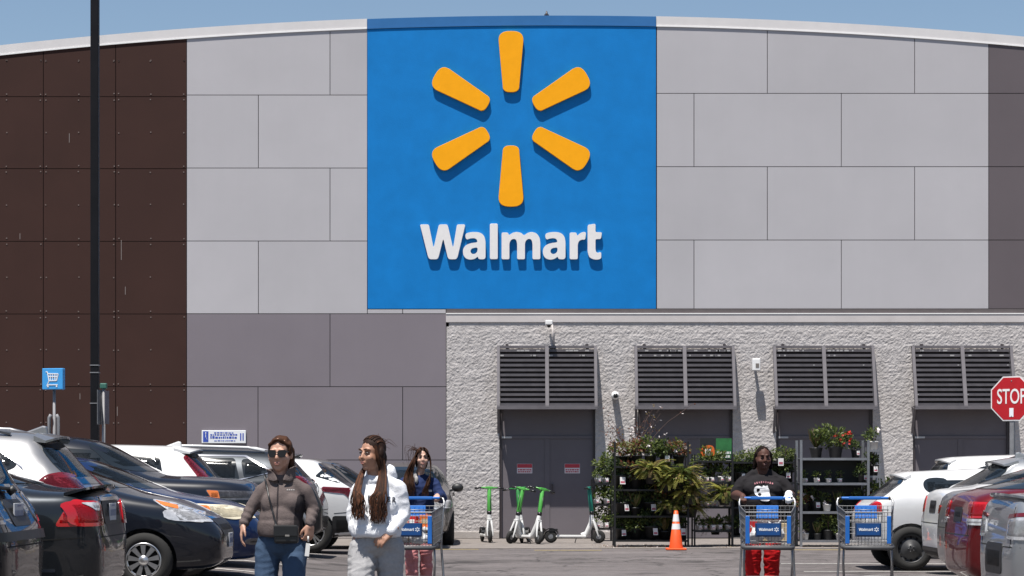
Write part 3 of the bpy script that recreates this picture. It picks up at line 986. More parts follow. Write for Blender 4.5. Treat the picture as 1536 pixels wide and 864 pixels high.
def wheel(parent, x, y, r, kind, w=0.2, flip=1):
    """tyre with a rim as its sub-part; y is the outer face, flip the side it faces"""
    t = MB()
    s = flip
    prof = [(r * .64, 0), (r * .66, .012 * s), (r * .80, .014 * s), (r * .93, .0), (r * .985, -.02 * s), (r, -.05 * s), (r, -(w - .05) * s), (r * .95, -w * s), (r * .6, -w * s)]
    t.lathe(prof, 36, (0, 0, 0), 'y')
    for k in range(40):                                     # tread blocks
        a = 2 * math.pi * k / 40
        t.box(((r - .004) * math.cos(a), -.1 * s, (r - .004) * math.sin(a)), (.012, w - .10, .03), Matrix.Rotation(-a, 3, 'Y'))
    wh = t.build('wheel', M_TYRE, parent); wh.location = (x, y, r)
    rm = MB(); R_ = r * .66
    mm = M_ALLOY
    dark = 1
    if kind == 'cap':
        rm.lathe([(R_, -.005 * s), (R_ * .96, .012 * s), (R_ * .86, .012 * s), (R_ * .84, -.002 * s)], 36, axis='y')
        rm.lathe([(R_ * .85, -.03 * s), (.001, -.03 * s)], 24, axis='y', mi=dark)
        rm.lathe([(R_ * .3, .0 * s), (R_ * .24, .022 * s), (.001, .026 * s)], 20, axis='y')
        for k in range(9):
            a = 2 * math.pi * k / 9 + .15
            d = Vector((math.cos(a), 0, math.sin(a)))
            p = d * (R_ * .2); q = d * (R_ * .9)
            tv = Vector((-d.z, 0, d.x))
            w0, w1 = R_ * .07, R_ * .15
            vs = [p + tv * w0, q + tv * w1, q - tv * w1, p - tv * w0]
            up = Vector((0, .012 * s, 0)); dn = Vector((0, -.02 * s, 0))
            rm.add([v + up for v in vs] + [v + dn for v in vs], [(0,1,2,3), (4,5,1,0), (5,6,2,1), (6,7,3,2), (7,4,0,3)])
    elif kind == 'steel':
        mm = M_STEEL
        rm.lathe([(R_, .0), (R_ * .93, .008 * s), (R_ * .9, -.03 * s), (R_ * .72, -.035 * s), (R_ * .6, -.005 * s), (R_ * .32, -.012 * s), (R_ * .28, .012 * s), (.001, .014 * s)], 32, axis='y')
        for k in range(12):
            a = 2 * math.pi * k / 12
            rm.lathe([(.001, .003), (R_ * .085, .003)], 8, (R_ * .78 * math.cos(a), (-.026 if s > 0 else .02), R_ * .78 * math.sin(a)), 'y', dark)
        for k in range(5):
            a = 2 * math.pi * k / 5
            rm.ell((R_ * .2 * math.cos(a), .012 * s, R_ * .2 * math.sin(a)), (.012, .012, .012), n=8, k=4)
    else:
        mm = M_STEEL if kind == 'dark' else M_ALLOY
        rm.lathe([(R_, -.003 * s), (R_ * .95, .008 * s), (R_ * .9, -.006 * s), (R_ * .88, -.05 * s)], 32, axis='y')
        rm.lathe([(R_ * .89, -.07 * s), (.001, -.07 * s)], 24, axis='y', mi=dark)
        rm.lathe([(R_ * .22, -.03 * s), (R_ * .2, .004 * s), (.001, .006 * s)], 16, axis='y')
        for k in range(5):
            for dd in (-.16, .16):
                a = 2 * math.pi * k / 5 + .3
                p = Vector((math.cos(a + dd * .5), 0, math.sin(a + dd * .5))) * R_ * .15
                q = Vector((math.cos(a + dd), 0, math.sin(a + dd))) * R_ * .92
                rm.bar(p + Vector((0, -.004 * s, 0)), q + Vector((0, -.004 * s, 0)), .03, .03, up=(0, 1, 0))
    rim = rm.build('rim', [mm, M_ARCH], wh)
    return wh

def xz_loop(*pts, c=0.03):
    return cut_corners(list(pts), c, 2)

def plate(parent, x, z, back=True, y=0.0):
    p = MB(); p.box((0, 0, 0), (0.012, 0.31, 0.155)); o = p.build('licence_plate', M_PLATE, parent, bevel=0.003)
    o.location = (x, y, z)
    q = MB(); sx = 1 if back else -1
    for k in range(6):
        q.box((sx * .0075, -.115 + .046 * k, -.005), (.003, .016, .055))
    q.box((sx * .0075, 0, .058), (.003, .12, .012))
    q.build('print', M_PLATEB, o)
    return o

def place_car(root, nose_dir_left_row, x_edge, y_near, W, L, tail_out, side):
    pass

def car(name, label, spec, tail_to, x_edge, y_near, yaw=0.0, group='cars parked in the two rows'):
    """tail_to: +1 when the edge of the aisle side faces +x. x_edge is the car end nearest the aisle."""
    b = Body(spec['L'], spec['W'], spec['top'], spec['belt'], spec['bottom'], spec['roofw'], spec.get('plan'), spec['wheels'], spec['wr'])
    L, W = spec['L'], spec['W']
    root = thing(name, label, spec['cat'], group=group)
    body = b.make(spec['paint'], 'body', root)
    # windows on both sides
    for sg in (-1, 1):
        for lo in spec.get('windows', ()):
            fl = b.patch('side_window', lo, 'y', M_GLASS, root, sign=sg)
        if spec.get('chrome_line'):
            for lo in spec['chrome_line']:
                b.patch('window_trim', lo, 'y', M_CHROME, root, sign=sg, off=.008)
        for nm, lo, mm, off in spec.get('side', ()):
            b.patch(nm, lo, 'y', mm, root, sign=sg, off=off)
        x0_ = spec.get('seam0', 0)
        if x0_:
            for xs_, zlo in ((x0_ - .02, .42), (x0_ + 1.03, .30), (x0_ + 1.95, .52)):
                zt_ = min(b.zbelt(xs_) - .01, interp(spec['belt'], xs_))
                b.patch('door_seam', [(xs_ - .005, zlo), (xs_ + .005, zlo), (xs_ + .005, zt_), (xs_ - .005, zt_)], 'y', M_ARCH, root, sign=sg, off=.0022, depth=.004, step=.12)
            b.patch('sill_seam', [(x0_ + .1, .285), (x0_ + 1.9, .285), (x0_ + 1.9, .295), (x0_ + .1, .295)], 'y', M_ARCH, root, sign=sg, off=.0022, depth=.004, step=.12)
            xa = spec['wheels'][1] + spec['wr'] + .03
            if L - xa > .3: b.patch('bumper_seam', [(xa, .655), (L - .12, .69), (L - .12, .70), (xa, .666)], 'y', M_ARCH, root, sign=sg, off=.0022, depth=.004, step=.1)
        for (x, z) in spec.get('handles', ()):
            p = b.bvh.ray_cast(Vector((x, 3 * sg, z)), Vector((0, -sg, 0)))[0]
            h = MB(); h.bar((x - .1, p.y + .025 * sg, z), (x + .1, p.y + .025 * sg, z - .005), .03, .035); h.bar((x - .09, p.y - .02 * sg, z), (x - .09, p.y + .03 * sg, z), .02); h.bar((x + .09, p.y - .02 * sg, z), (x + .09, p.y + .03 * sg, z), .02)
            h.build('handle', spec.get('handle_m', spec['paint']), root)
        if spec.get('mirror'):
            x, z = spec['mirror']
            hit = b.bvh.ray_cast(Vector((x, 3 * sg, z)), Vector((0, -sg, 0)))[0]
            k = MB(); yy = hit.y
            k.bar((x, yy - .03 * sg, z - .03), (x + .02, yy + .1 * sg, z + .0), .05, .04)
            k.ell((x + .03, yy + .16 * sg, z + .04), (.075, .115, .085), n=12, k=8)
            k.build('mirror', spec.get('mirror_m', spec['paint']), root)
        if spec.get('rails'):
            x0, x1 = spec['rails']
            k = MB(); yy = (spec['roofw'] - .085) * sg
            pts = [(lerp(x0, x1, i / 8), yy, b.ztop(lerp(x0, x1, i / 8)) + (.0 if i in (0, 8) else .045) - .03) for i in range(9)]
            k.tube(pts, .022, 8); k.build('roof_rail', spec.get('rail_m', M_TRIM), root)
        for x in spec['wheels']:
            wheel(root, x, (W / 2 - .015) * sg, spec['wr'], spec['rim'], flip=sg)
    for nm, lo, ax, mm, off in spec.get('ends', ()):
        b.patch(nm, lo, ax, mm, root, off=off)
    if spec.get('seam0'):
        b.patch('bumper_seam', [(-W * .40, .69), (W * .40, .69), (W * .40, .70), (-W * .40, .70)], 'r', M_ARCH, root, off=.0022, depth=.004, step=.12)
        for sy in (-1, 1): b.patch('tailgate_seam', [(sy * .56 - .005, .70), (sy * .56 + .005, .70), (sy * .56 + .005, 1.03), (sy * .56 - .005, 1.03)], 'r', M_ARCH, root, off=.0026, depth=.004, step=.08)
    if spec.get('plate'):
        x, z, back = spec['plate']
        hit = b.bvh.ray_cast(Vector((L + 3 if back else -3, 0, z)), Vector((-1 if back else 1, 0, 0)))[0]
        plate(root, hit.x + (.010 if back else -.010), z, back)
    if spec.get('fin'):
        x = spec['fin']; k = MB(); z = b.ztop(x)
        vs = [(x - .13, 0, z - .005), (x + .06, 0, z + .065), (x + .10, 0, z + .06), (x + .11, 0, z - .01)]
        k.add([(a, -.03, c) for a, _, c in vs] + [(a, .03, c) for a, _, c in vs], [(0,1,2,3), (7,6,5,4), (0,4,5,1), (1,5,6,2), (2,6,7,3)], 0, False)
        k.build('aerial_fin', spec['paint'], root, bevel=.015)
    if spec.get('spoiler'):
        x, z, dx, hw = spec['spoiler'][:4]; k = MB(); n = 12
        lip = z < 1.3
        zf = z if lip else b.ztop(x - dx) - .004
        zr = z if lip else zf - .10 * dx - .012
        vs = []
        for i in range(n + 1):
            u = -1 + 2 * i / n
            bow = (1 - u * u)
            y = hw * u
            xx = x - .10 * (u * u)
            zz = z - .03 * u * u
            if lip: vs += [(xx - dx, y, zz - .03), (xx, y, zz + .008), (xx, y, zz - .012), (xx - dx, y, zz - .06)]
            else:
                dz = (zf - zr)
                vs += [(x - dx, y * .97, zf - .035 * u ** 4), (xx, y, zr - .05 * u * u), (xx, y, zr - .022 - .05 * u * u), (x - dx, y * .97, zf - .06 - .035 * u ** 4)]
        fs = []
        for i in range(n):
            for q in range(4):
                q2 = (q + 1) % 4
                fs.append((4*i+q, 4*i+q2, 4*i+4+q2, 4*i+4+q))
        fs += [(0, 1, 2, 3), (4*n, 4*n+3, 4*n+2, 4*n+1)]
        k.add(vs, fs, 0, True); sp = k.build('spoiler', spec.get('spoiler_m', spec['paint']), root)
        if hasattr(sp.data, 'set_sharp_from_angle'): sp.data.set_sharp_from_angle(angle=R(35))
    if spec.get('extra'):
        spec['extra'](b, root, spec)
    # place: local x (nose->tail). tail_out: tail at the aisle edge
    ey = y_near + W / 2
    ex = x_edge
    tail_out = spec['tail_out']
    # direction of local +x in the world
    dirx = tail_to if tail_out else -tail_to
    ang = 0.0 if dirx > 0 else math.pi
    # origin at the nose; end at aisle = L for tail-out
    off = L if tail_out else 0.0
    rot = ang + yaw
    root.rotation_euler = (0, 0, rot)
    px = ex - math.cos(rot) * off; py = ey - math.sin(rot) * off
    cx = px + math.cos(rot) * L / 2; cy = py + math.sin(rot) * L / 2
    root.location = (px, py, ground_z(cx, cy) if abs(yaw) < .5 else ground_z(ex, ey))
    # empties sit at the base below the middle of the car
    mid = Vector((L / 2, 0, 0))
    for ch in root.children:
        ch.location = Vector(ch.location) - mid
    root.location = root.location + Vector((math.cos(rot) * L / 2, math.sin(rot) * L / 2, 0))
    return root

# ---- spec makers -----------------------------------------------------------
def glass_quad(zl0, zl1, hw0, hw1):
    return cut_corners([(-hw0, zl0), (hw0, zl0), (hw1, zl1), (-hw1, zl1)], .06, 2)

def suv(pt, L=4.6, W=1.84, H=1.68, hood=1.05, belt=1.08, tail_glass_top=.33, tail_glass_bot=.10, beltrise=.06, cowl=1.15, ws=.75, wr=.35, rear_over=.9, front_over=.92,
        roofw=.60, rim='alloy', tail_out=True, cat='car', dpillar=.62, glassz=None, droop=.06, **kw):
    xr = L - tail_glass_top                      # roof end
    zt = belt + .02
    top = [(0, .70), (.04, .80), (.15, .90), (.45, hood - .04), (cowl, hood + .03), (cowl + ws, H - .09), (cowl + ws + .35, H - .015), (2.4, H), (xr - .5, H - droop * .55), (xr, H - droop),
           (xr + .03, H - droop - .07), (L - tail_glass_bot, belt + .0), (L - .05, .93), (L, .80)]
    blt = [(0, .62), (.1, .74), (.4, hood - .10), (cowl, belt - .06), (2.0, belt), (L - .5, belt + beltrise), (L - .1, belt + .0), (L, .75)]
    bottom = [(0, .34), (.12, .25), (.5, .22), (L - .6, .24), (L - .12, .30), (L, .38)]
    x0 = cowl + .28
    up = H - .17
    fd = 1.05
    b = belt
    wins = [
        xz_loop((x0 + .10, b + .04), (x0 + ws * .72, up - .03), (x0 + .98, up), (x0 + .98, b + .045), c=.03),
        xz_loop((x0 + 1.05, b + .045), (x0 + 1.05, up), (x0 + 1.82, up - droop * .2), (x0 + 1.92, b + .065), c=.03),
        xz_loop((x0 + 1.99, b + .075), (x0 + 1.91, up - droop * .25), (L - dpillar - .22, up - droop * .8), (L - dpillar + .05, b + beltrise + .14), (L - dpillar - .1, b + beltrise + .07), c=.05),
    ]
    gz = glassz or (belt + .05, H - droop - .10)
    ends = [('windshield', glass_quad(hood + .07, H - .10, W / 2 * .80, roofw - .05), 'f', M_GLASS, .004),
            ('rear_window', glass_quad(gz[0], gz[1], W / 2 * .80, roofw - .05), 'r', M_GLASS, .006)]
    d = dict(seam0=x0, L=L, W=W, top=top, belt=blt, bottom=bottom, roofw=roofw, wheels=(front_over, L - rear_over), wr=wr, rim=rim, paint=pt, windows=wins,
             ends=ends, handles=((x0 + .85, b - .09), (x0 + 1.75, b - .07)), mirror=(cowl + .30, b + .02), tail_out=tail_out, cat=cat, side=[])
    d.update(kw)
    return d

def sedan(pt, L=4.6, W=1.80, H=1.45, hood=.93, belt=.95, deck=1.05, cowl=1.15, ws=.95, rg0=1.30, rg1=.62, wr=.32, rear_over=1.0, front_over=.88, roofw=.55, rim='alloy', tail_out=True, **kw):
    """rg0 / rg1: distance from the tail at which the rear glass starts (top) and ends (deck)"""
    top = [(0, .62), (.04, .70), (.15, .78), (.5, hood - .05), (cowl, hood + .05), (cowl + ws, H - .06), (cowl + ws + .35, H - .01), (2.35, H), (L - rg0 - .35, H - .03), (L - rg0, H - .09),
           (L - rg1, deck + .02), (L - .2, deck), (L - .05, deck - .02), (L - .02, deck - .12), (L, .72)]
    blt = [(0, .55), (.1, .66), (.5, hood - .12), (cowl, belt - .05), (2.0, belt), (L - .7, belt + .05), (L - .2, deck - .07), (L - .03, deck - .15), (L, .66)]
    bottom = [(0, .28), (.12, .20), (.5, .18), (L - .6, .20), (L - .12, .24), (L, .32)]
    x0 = cowl + .32; up = H - .14; b = belt
    wins = [
        xz_loop((x0 + .12, b + .035), (x0 + ws * .72, up - .03), (x0 + 1.0, up), (x0 + 1.0, b + .04), c=.03),
        xz_loop((x0 + 1.07, b + .04), (x0 + 1.07, up), (L - rg0 - .12, up - .06), (L - rg1 - .30, b + .09), (L - rg1 - .45, b + .06), c=.04),
    ]
    ends = [('windshield', glass_quad(hood + .09, H - .08, W / 2 * .80, roofw - .04), 'f', M_GLASS, .004),
            ('rear_window', glass_quad(deck + .05, H - .11, W / 2 * .72, roofw - .06), 'r', M_GLASS, .006)]
    d = dict(seam0=x0, L=L, W=W, top=top, belt=blt, bottom=bottom, roofw=roofw, wheels=(front_over, L - rear_over), wr=wr, rim=rim, paint=pt, windows=wins, ends=ends,
             handles=((x0 + .85, b - .08), (x0 + 1.75, b - .06)), mirror=(cowl + .36, b + .02), tail_out=tail_out, cat='car', side=[])
    d.update(kw)
    return d

def tail_pair(L, loop, m, nm='tail_lamp', off=.008):
    return (nm, loop, m, off)

def addend(spec, *e):
    spec['ends'] = list(spec['ends']) + list(e); return spec

def mirror_loop(l): return [(-u, v) for u, v in l]
def both(nm, loop, ax, m, off): return [(nm, loop, ax, m, off), (nm, mirror_loop(loop), ax, m, off)]

# ================= left row (the aisle is on their right)
# 1 black estate, tail out, nearest
s = suv(P_BLACK, L=4.7, W=1.85, H=1.70, belt=1.04, tail_glass_top=.40, tail_glass_bot=.14, dpillar=.62, rear_over=1.0, droop=.05)
s['side'] = [('tail_lamp', xz_loop((4.36, .86), (4.36, 1.09), (4.50, 1.10), (4.58, .98), (4.58, .86)), M_CLEARD, .008),
             ('bumper_trim', xz_loop((3.95, .70), (3.95, .76), (4.8, .80), (4.8, .74), c=.01), M_CHROME, .004)]
addend(s, *both('tail_lamp', xz_loop((.52, .86), (.52, 1.09), (.80, 1.10), (.82, .86)), 'r', M_CLEARD, .008))
addend(s, ('plate_recess', xz_loop((-.3, .84), (.3, .84), (.3, 1.04), (-.3, 1.04)), 'r', M_TRIM, .006),
       ('bumper_strip', xz_loop((-.85, .735), (.85, .735), (.85, .80), (-.85, .80), c=.01), 'r', M_TRIM, .02))
s['plate'] = (4.655, .935, True)
def wiper(b, root, sp):
    k = MB(); k.tube([(sp['L'] - .12, 0, 1.12), (sp['L'] - .17, -.35, 1.14)], .016, 6); k.tube([(sp['L'] - .13, .0, 1.09), (sp['L'] - .08, 0, 1.13)], .03, 8); k.build('rear_wiper', M_TRIM, root)
s['extra'] = wiper
car('parked_car', 'black estate car tail out with smoked lamps, cut off at the lower left edge', s, 1, -3.72, 16.4)

# 2 charcoal sedan, tail out, deck spoiler
s = sedan(P_CHAR, L=4.75, W=1.84, H=1.46, deck=1.10, belt=.97, rg0=1.35, rg1=.55, rear_over=1.05)
s['side'] = [('tail_lamp', xz_loop((4.40, .79), (4.52, 1.0), (4.55, 1.02), (4.65, 1.0), (4.65, .79), c=.02), M_TAIL, .006),
             ('chrome_strip', xz_loop((1.0, .395), (1.0, .42), (4.4, .43), (4.4, .405), c=.008), M_CHROME, .006)]
addend(s, *both('tail_lamp', xz_loop((.48, .79), (.52, 1.0), (.83, 1.0), (.83, .79)), 'r', M_TAIL, .014))
addend(s, *both('reverse_lamp', xz_loop((.58, .92), (.58, .985), (.77, .985), (.70, .92), c=.01), 'r', M_CLEAR, .018))
addend(s, ('plate_recess', xz_loop((-.4, .80), (.4, .80), (.4, 1.0), (-.4, 1.0)), 'r', M_TRIM, .006),
       ('chrome_strip', xz_loop((-.45, 1.0), (.45, 1.0), (.45, 1.03), (-.45, 1.03), c=.008), 'r', M_CHROME, .012))
s['plate'] = (4.765, .90, True)
s['spoiler'] = (4.72, 1.135, .16, .76)
car('parked_car', 'charcoal saloon tail out with red lamps and a boot lip spoiler', s, 1, -3.50, 19.0)

# 3 silver crossover, tail out
s = suv(P_SILVER, L=4.65, W=1.84, H=1.70, belt=1.08, tail_glass_top=.60, tail_glass_bot=.16, dpillar=.80, beltrise=.10, fin=3.9, rails=(1.9, 3.75), rail_m=P_SILVER)
s['chrome_line'] = [cut_corners([(3.30, 1.49), (3.63, 1.475), (3.92, 1.30), (3.93, 1.27), (3.64, 1.505), (3.30, 1.52)], .01, 1)]
s['side'] = [('tail_lamp', xz_loop((4.0, 1.05), (4.14, 1.22), (4.30, 1.25), (4.46, 1.16), (4.50, 1.06), c=.03), M_TAILD, .010)]
addend(s, *both('tail_lamp', xz_loop((.50, 1.08), (.50, 1.20), (.80, 1.22), (.82, 1.06)), 'r', M_TAILD, .010))
s['plate'] = (4.62, .92, True)
s['spoiler'] = (4.20, 1.665, .22, .56)
car('parked_car', 'silver crossover tail out with roof rails and a roof fin', s, 1, -4.0, 21.75)

# 4 black small saloon, nose out, silver wheel cover
s = sedan(P_NAVY, L=4.45, W=1.70, H=1.49, hood=.99, belt=.98, cowl=.98, ws=1.0, tail_out=False, rim='cap', wr=.30, front_over=.80)
s['side'] = [('headlamp', xz_loop((.16, .70), (.20, .80), (.52, .92), (.74, .955), (.58, .86), (.36, .72), c=.02), M_CLEAR, .008),
             ('turn_lamp', xz_loop((.44, .845), (.46, .885), (.70, .94), (.60, .885), c=.01), M_AMBER, .012)]
addend(s, *both('headlamp', xz_loop((.50, .70), (.52, .80), (.80, .86), (.82, .72)), 'f', M_CLEAR, .008))
addend(s, ('grille', xz_loop((-.42, .55), (.42, .55), (.5, .74), (-.5, .74)), 'f', M_TRIM, .006), ('grille_trim', xz_loop((-.5, .735), (.5, .735), (.5, .76), (-.5, .76), c=.008), 'f', M_CHROME, .010))
s['plate'] = (-.02, .50, False)
car('parked_car', 'black small saloon nose out with a silver multi-spoke wheel cover', s, 1, -3.16, 24.35)

# 5 deep blue saloon, nose out
s = sedan(P_BLUE, L=4.6, W=1.80, H=1.46, hood=.96, belt=.97, cowl=1.15, tail_out=False)
s['side'] = [('headlamp', xz_loop((.12, .70), (.16, .78), (.40, .85), (.80, .87), (.62, .74), (.3, .68), c=.03), M_HAZY, .008),
             ('turn_lamp', xz_loop((.56, .75), (.60, .845), (.77, .86), (.66, .77), c=.02), M_AMBER, .012)]
addend(s, *both('headlamp', xz_loop((.50, .69), (.52, .80), (.86, .84), (.86, .70)), 'f', M_HAZY, .008))
addend(s, ('grille', xz_loop((-.4, .50), (.4, .50), (.46, .72), (-.46, .72)), 'f', M_TRIM, .006))
addend(s, *both('fog_lamp', xz_loop((.55, .38), (.55, .45), (.75, .46), (.75, .38)), 'f', M_CLEARD, .008))
s['plate'] = (-.02, .45, False)
car('parked_car', 'deep blue saloon nose out with hazy headlamps, behind the woman in the fleece', s, 1, -3.02, 27.0)

# 6 dark off-roader, nose out, slotted grille
s = suv(P_GREY, L=4.75, W=1.92, H=1.74, hood=1.19, belt=1.13, cowl=1.30, ws=.80, tail_out=False, wr=.37)
s['top'] = [(0, 1.02), (.05, 1.10), (.15, 1.14), (.45, 1.17), (1.30, 1.22), (2.10, 1.66), (2.45, 1.725), (2.6, 1.74), (3.9, 1.72), (4.4, 1.68), (4.45, 1.6), (4.65, 1.13), (4.7, .95), (4.75, .8)]
s['belt'] = [(0, .86), (.1, .98), (.4, 1.07), (1.3, 1.09), (2.0, 1.13), (4.2, 1.18), (4.65, 1.1), (4.75, .75)]
s['paint'] = P_NAVY
s['side'] = [('headlamp', xz_loop((.03, .88), (.04, .99), (.62, 1.02), (.52, .88), c=.02), M_CLEARD, .008),
             ('turn_lamp', xz_loop((.42, .895), (.45, 1.0), (.60, 1.01), (.52, .89), c=.01), M_AMBER, .012)]
addend(s, *both('headlamp', xz_loop((.52, .88), (.52, .99), (.86, 1.0), (.86, .88)), 'f', M_CLEARD, .008))
for k in range(7):
    u = -.42 + .14 * k
    addend(s, ('grille_slot', xz_loop((u - .045, .80), (u + .045, .80), (u + .045, 1.0), (u - .045, 1.0), c=.01), 'f', M_CHROME, .006),
           ('grille_mesh', xz_loop((u - .028, .82), (u + .028, .82), (u + .028, .98), (u - .028, .98), c=.01), 'f', M_TRIM, .012))
s['plate'] = (-.02, .55, False)
car('parked_car', 'near black off-roader nose out with a seven slot chrome grille', s, 1, -3.42, 29.75)

# 7 white crossover, tail out, lamp running up the pillar
s = suv(P_WHITE, L=4.4, W=1.80, H=1.66, belt=1.06, tail_glass_top=.72, tail_glass_bot=.18, dpillar=1.08, beltrise=.06, fin=3.45, droop=.03)
s['side'] = [('tail_lamp', xz_loop((3.70, 1.50), (4.12, 1.10), (4.32, 1.02), (4.36, .93), (4.05, 1.0), (3.66, 1.46), c=.02), M_TAILD, .010),
             ('brake_lamp', xz_loop((4.02, 1.02), (4.02, 1.12), (4.20, 1.10), (4.30, 1.02), c=.02), M_TAIL, .014)]
addend(s, *both('tail_lamp', xz_loop((.55, .96), (.58, 1.10), (.78, 1.16), (.86, .96)), 'r', M_TAIL, .010))
s['plate'] = (4.37, .85, True)
s['spoiler'] = (3.86, 1.635, .34, .57)
car('parked_car', 'white crossover tail out with a thin red lamp running down its rear pillar', s, 1, -4.02, 32.45)

# 8 dark crossover, tail out, chrome window line, silver rails and grey wheel flare
s = suv(P_CHAR, L=4.6, W=1.84, H=1.69, belt=1.09, tail_glass_top=.62, tail_glass_bot=.14, dpillar=.80, beltrise=.08, rear_over=.62, wr=.36, rim='dark', rails=(1.6, 3.7), rail_m=P_WHITE)
s['chrome_line'] = [cut_corners([(1.55, 1.11), (3.3, 1.17), (3.82, 1.27), (3.86, 1.30), (3.3, 1.145), (1.55, 1.085)], .01, 1),
                    cut_corners([(2.0, 1.545), (3.4, 1.525), (3.83, 1.29), (3.86, 1.30), (3.42, 1.55), (2.0, 1.57)], .01, 1)]
s['side'] = [('tail_lamp', xz_loop((4.12, 1.02), (4.12, 1.22), (4.3, 1.22), (4.5, 1.05), c=.02), M_TAILD, .010)]
s['spoiler'] = (4.24, 1.655, .3, .58)
def flare(b, root, sp):
    k = MB(); x = sp['wheels'][1]
    for sg in (-1, 1):
        k = MB()
        pts = []
        for i in range(15):
            a = R(-5 + 150 * i / 14)
            pts.append((x + (.36 + .085) * math.cos(a), sg * (sp['W'] / 2 + .0), .36 + (.36 + .085) * math.sin(a)))
        k.tube(pts, .04, 8); k.build('wheel_flare', P_SILVER, root)
s['extra'] = flare
car('parked_car', 'dark grey crossover tail out with white roof rails and a chrome window line', s, 1, -2.98, 35.15)

# 9 white hatch, tail out, behind the two women
s = suv(P_WHITE, L=4.4, W=1.80, H=1.62, belt=1.06, tail_glass_top=.80, tail_glass_bot=.2, dpillar=.98, beltrise=.10)
s['side'] = [('tail_lamp', xz_loop((3.66, 1.03), (3.68, 1.11), (4.22, 1.08), (4.25, .90), (4.16, .88), (4.05, .99), c=.02), M_TAILD, .010),
             ('bumper_trim', xz_loop((3.85, .22), (3.85, .62), (4.5, .62), (4.5, .22), c=.03), M_TRIM, .006),
             ('sill_trim', xz_loop((1.0, .2), (1.0, .38), (3.2, .38), (3.2, .2), c=.01), M_TRIM, .006)]
s['ends'][1] = ('rear_window', glass_quad(1.10, 1.50, .74, .5), 'r', M_GLASS, .006)
s['windows'].append(xz_loop((3.55, 1.28), (3.72, 1.45), (3.84, 1.40), (4.12, 1.13), (3.9, 1.18), c=.02))
car('parked_car', 'white hatchback tail out with black bumper, between the two women in front', s, 1, -2.45, 37.75)

# 10 grey saloon crossing behind, nose to the right
s = suv(P_TAUPE, L=4.5, W=1.80, H=1.66, belt=1.04, tail_out=False)
s['side'] = [('headlamp', xz_loop((.05, .72), (.08, .84), (.5, .90), (.42, .74)), M_CLEAR, .008)]
car('parked_car', 'brownish grey car at the far end of the left row, mostly hidden', s, 1, -1.25, 40.7)

# 11 grey car facing out from the shop front, mirror sticking out
s = suv(P_TAUPE, L=4.4, W=1.78, H=1.60, belt=1.04, tail_out=False)
addend(s, *both('headlamp', xz_loop((.52, .72), (.52, .84), (.84, .88), (.84, .72)), 'f', M_CLEAR, .008))
addend(s, ('grille', xz_loop((-.4, .5), (.4, .5), (.46, .74), (-.46, .74)), 'f', M_TRIM, .006))
s['mirror_m'] = M_TRIM
s['paint'] = P_TAUPE
car('parked_car', 'brownish grey car facing the camera behind the woman with the trolley', s, 1, -1.96, 41.4, yaw=R(-88))

# ================= right row (the aisle is on their left)
# R1 white hatch with dark steel wheels
s = suv(P_LSILV, L=4.2, W=1.76, H=1.46, hood=.95, belt=.98, tail_glass_top=.58, tail_glass_bot=.16, dpillar=.86, beltrise=.12, rear_over=.62, wr=.315, rim='steel', roofw=.58, cowl=1.1, ws=.8)
s['paint'] = P_WHITE
s['side'] = [('tail_lamp', xz_loop((3.98, .82), (3.98, .97), (4.06, .98), (4.08, .82), c=.02), M_TAIL, .010)]
addend(s, *both('tail_lamp', xz_loop((.56, .82), (.56, .97), (.76, .98), (.78, .82)), 'r', M_TAIL, .010))
s['windows'][2] = xz_loop((3.08, 1.06), (3.0, 1.30), (3.2, 1.325), (3.36, 1.29), (3.40, 1.18), (3.30, 1.09), c=.05)
s['spoiler'] = (3.72, 1.425, .2, .55)

car('parked_car', 'white hatchback tail out with black steel wheels, beside the empty trolley', s, -1, 5.02, 32.0)
# far white crossover behind it
s = suv(P_WHITE, L=4.6, W=1.84, H=1.70, belt=1.10, tail_glass_top=.5, dpillar=.75)
s['spoiler'] = (4.2, 1.665, .22, .56)
s['side'] = [('tail_lamp', xz_loop((4.1, 1.06), (4.15, 1.2), (4.55, 1.18), (4.55, 1.04)), M_TAIL, .010)]
car('parked_car', 'white crossover farthest back in the right row, only its roof showing', s, -1, 6.55, 36.2)
# R1b white crossover with sloped rear glass
s = suv(P_WHITE, L=4.55, W=1.84, H=1.62, belt=1.08, tail_glass_top=.95, tail_glass_bot=.20, dpillar=1.0, beltrise=.06, rails=(1.8, 3.4), fin=3.3)
s['paint'] = P_LSILV
s['side'] = [('tail_lamp', xz_loop((3.95, 1.08), (4.0, 1.16), (4.50, 1.12), (4.50, 1.05), c=.02), M_TAILD, .010)]
addend(s, ('tail_lamp', xz_loop((-.86, 1.05), (.86, 1.05), (.86, 1.13), (-.86, 1.13), c=.02), 'r', M_TAILD, .010))
s['spoiler'] = (3.78, 1.58, .3, .56)
car('parked_car', 'silver crossover tail out with a long sloping rear window and full width lamp', s, -1, 5.62, 29.55)
# R2 white saloon
s = sedan(P_WHITE, L=4.6, W=1.78, H=1.46, deck=1.12, belt=.98, rg0=1.2, rg1=.5)
s['side'] = [('tail_lamp', xz_loop((4.30, .80), (4.32, 1.0), (4.40, 1.03), (4.47, 1.0), (4.48, .80), c=.03), M_TAIL, .010)]
addend(s, *both('tail_lamp', xz_loop((.52, .82), (.52, 1.02), (.78, 1.02), (.78, .82)), 'r', M_TAIL, .010))
addend(s, ('plate_recess', xz_loop((-.2, .82), (.2, .82), (.2, .97), (-.2, .97), c=.02), 'r', M_TRIM, .004))
addend(s, ('bumper_trim', xz_loop((-.7, .26), (.7, .26), (.6, .40), (-.6, .40)), 'r', M_TRIM, .008))

car('parked_car', 'cream white saloon tail out with a red corner lamp, behind the red car', s, -1, 5.16, 27.0)
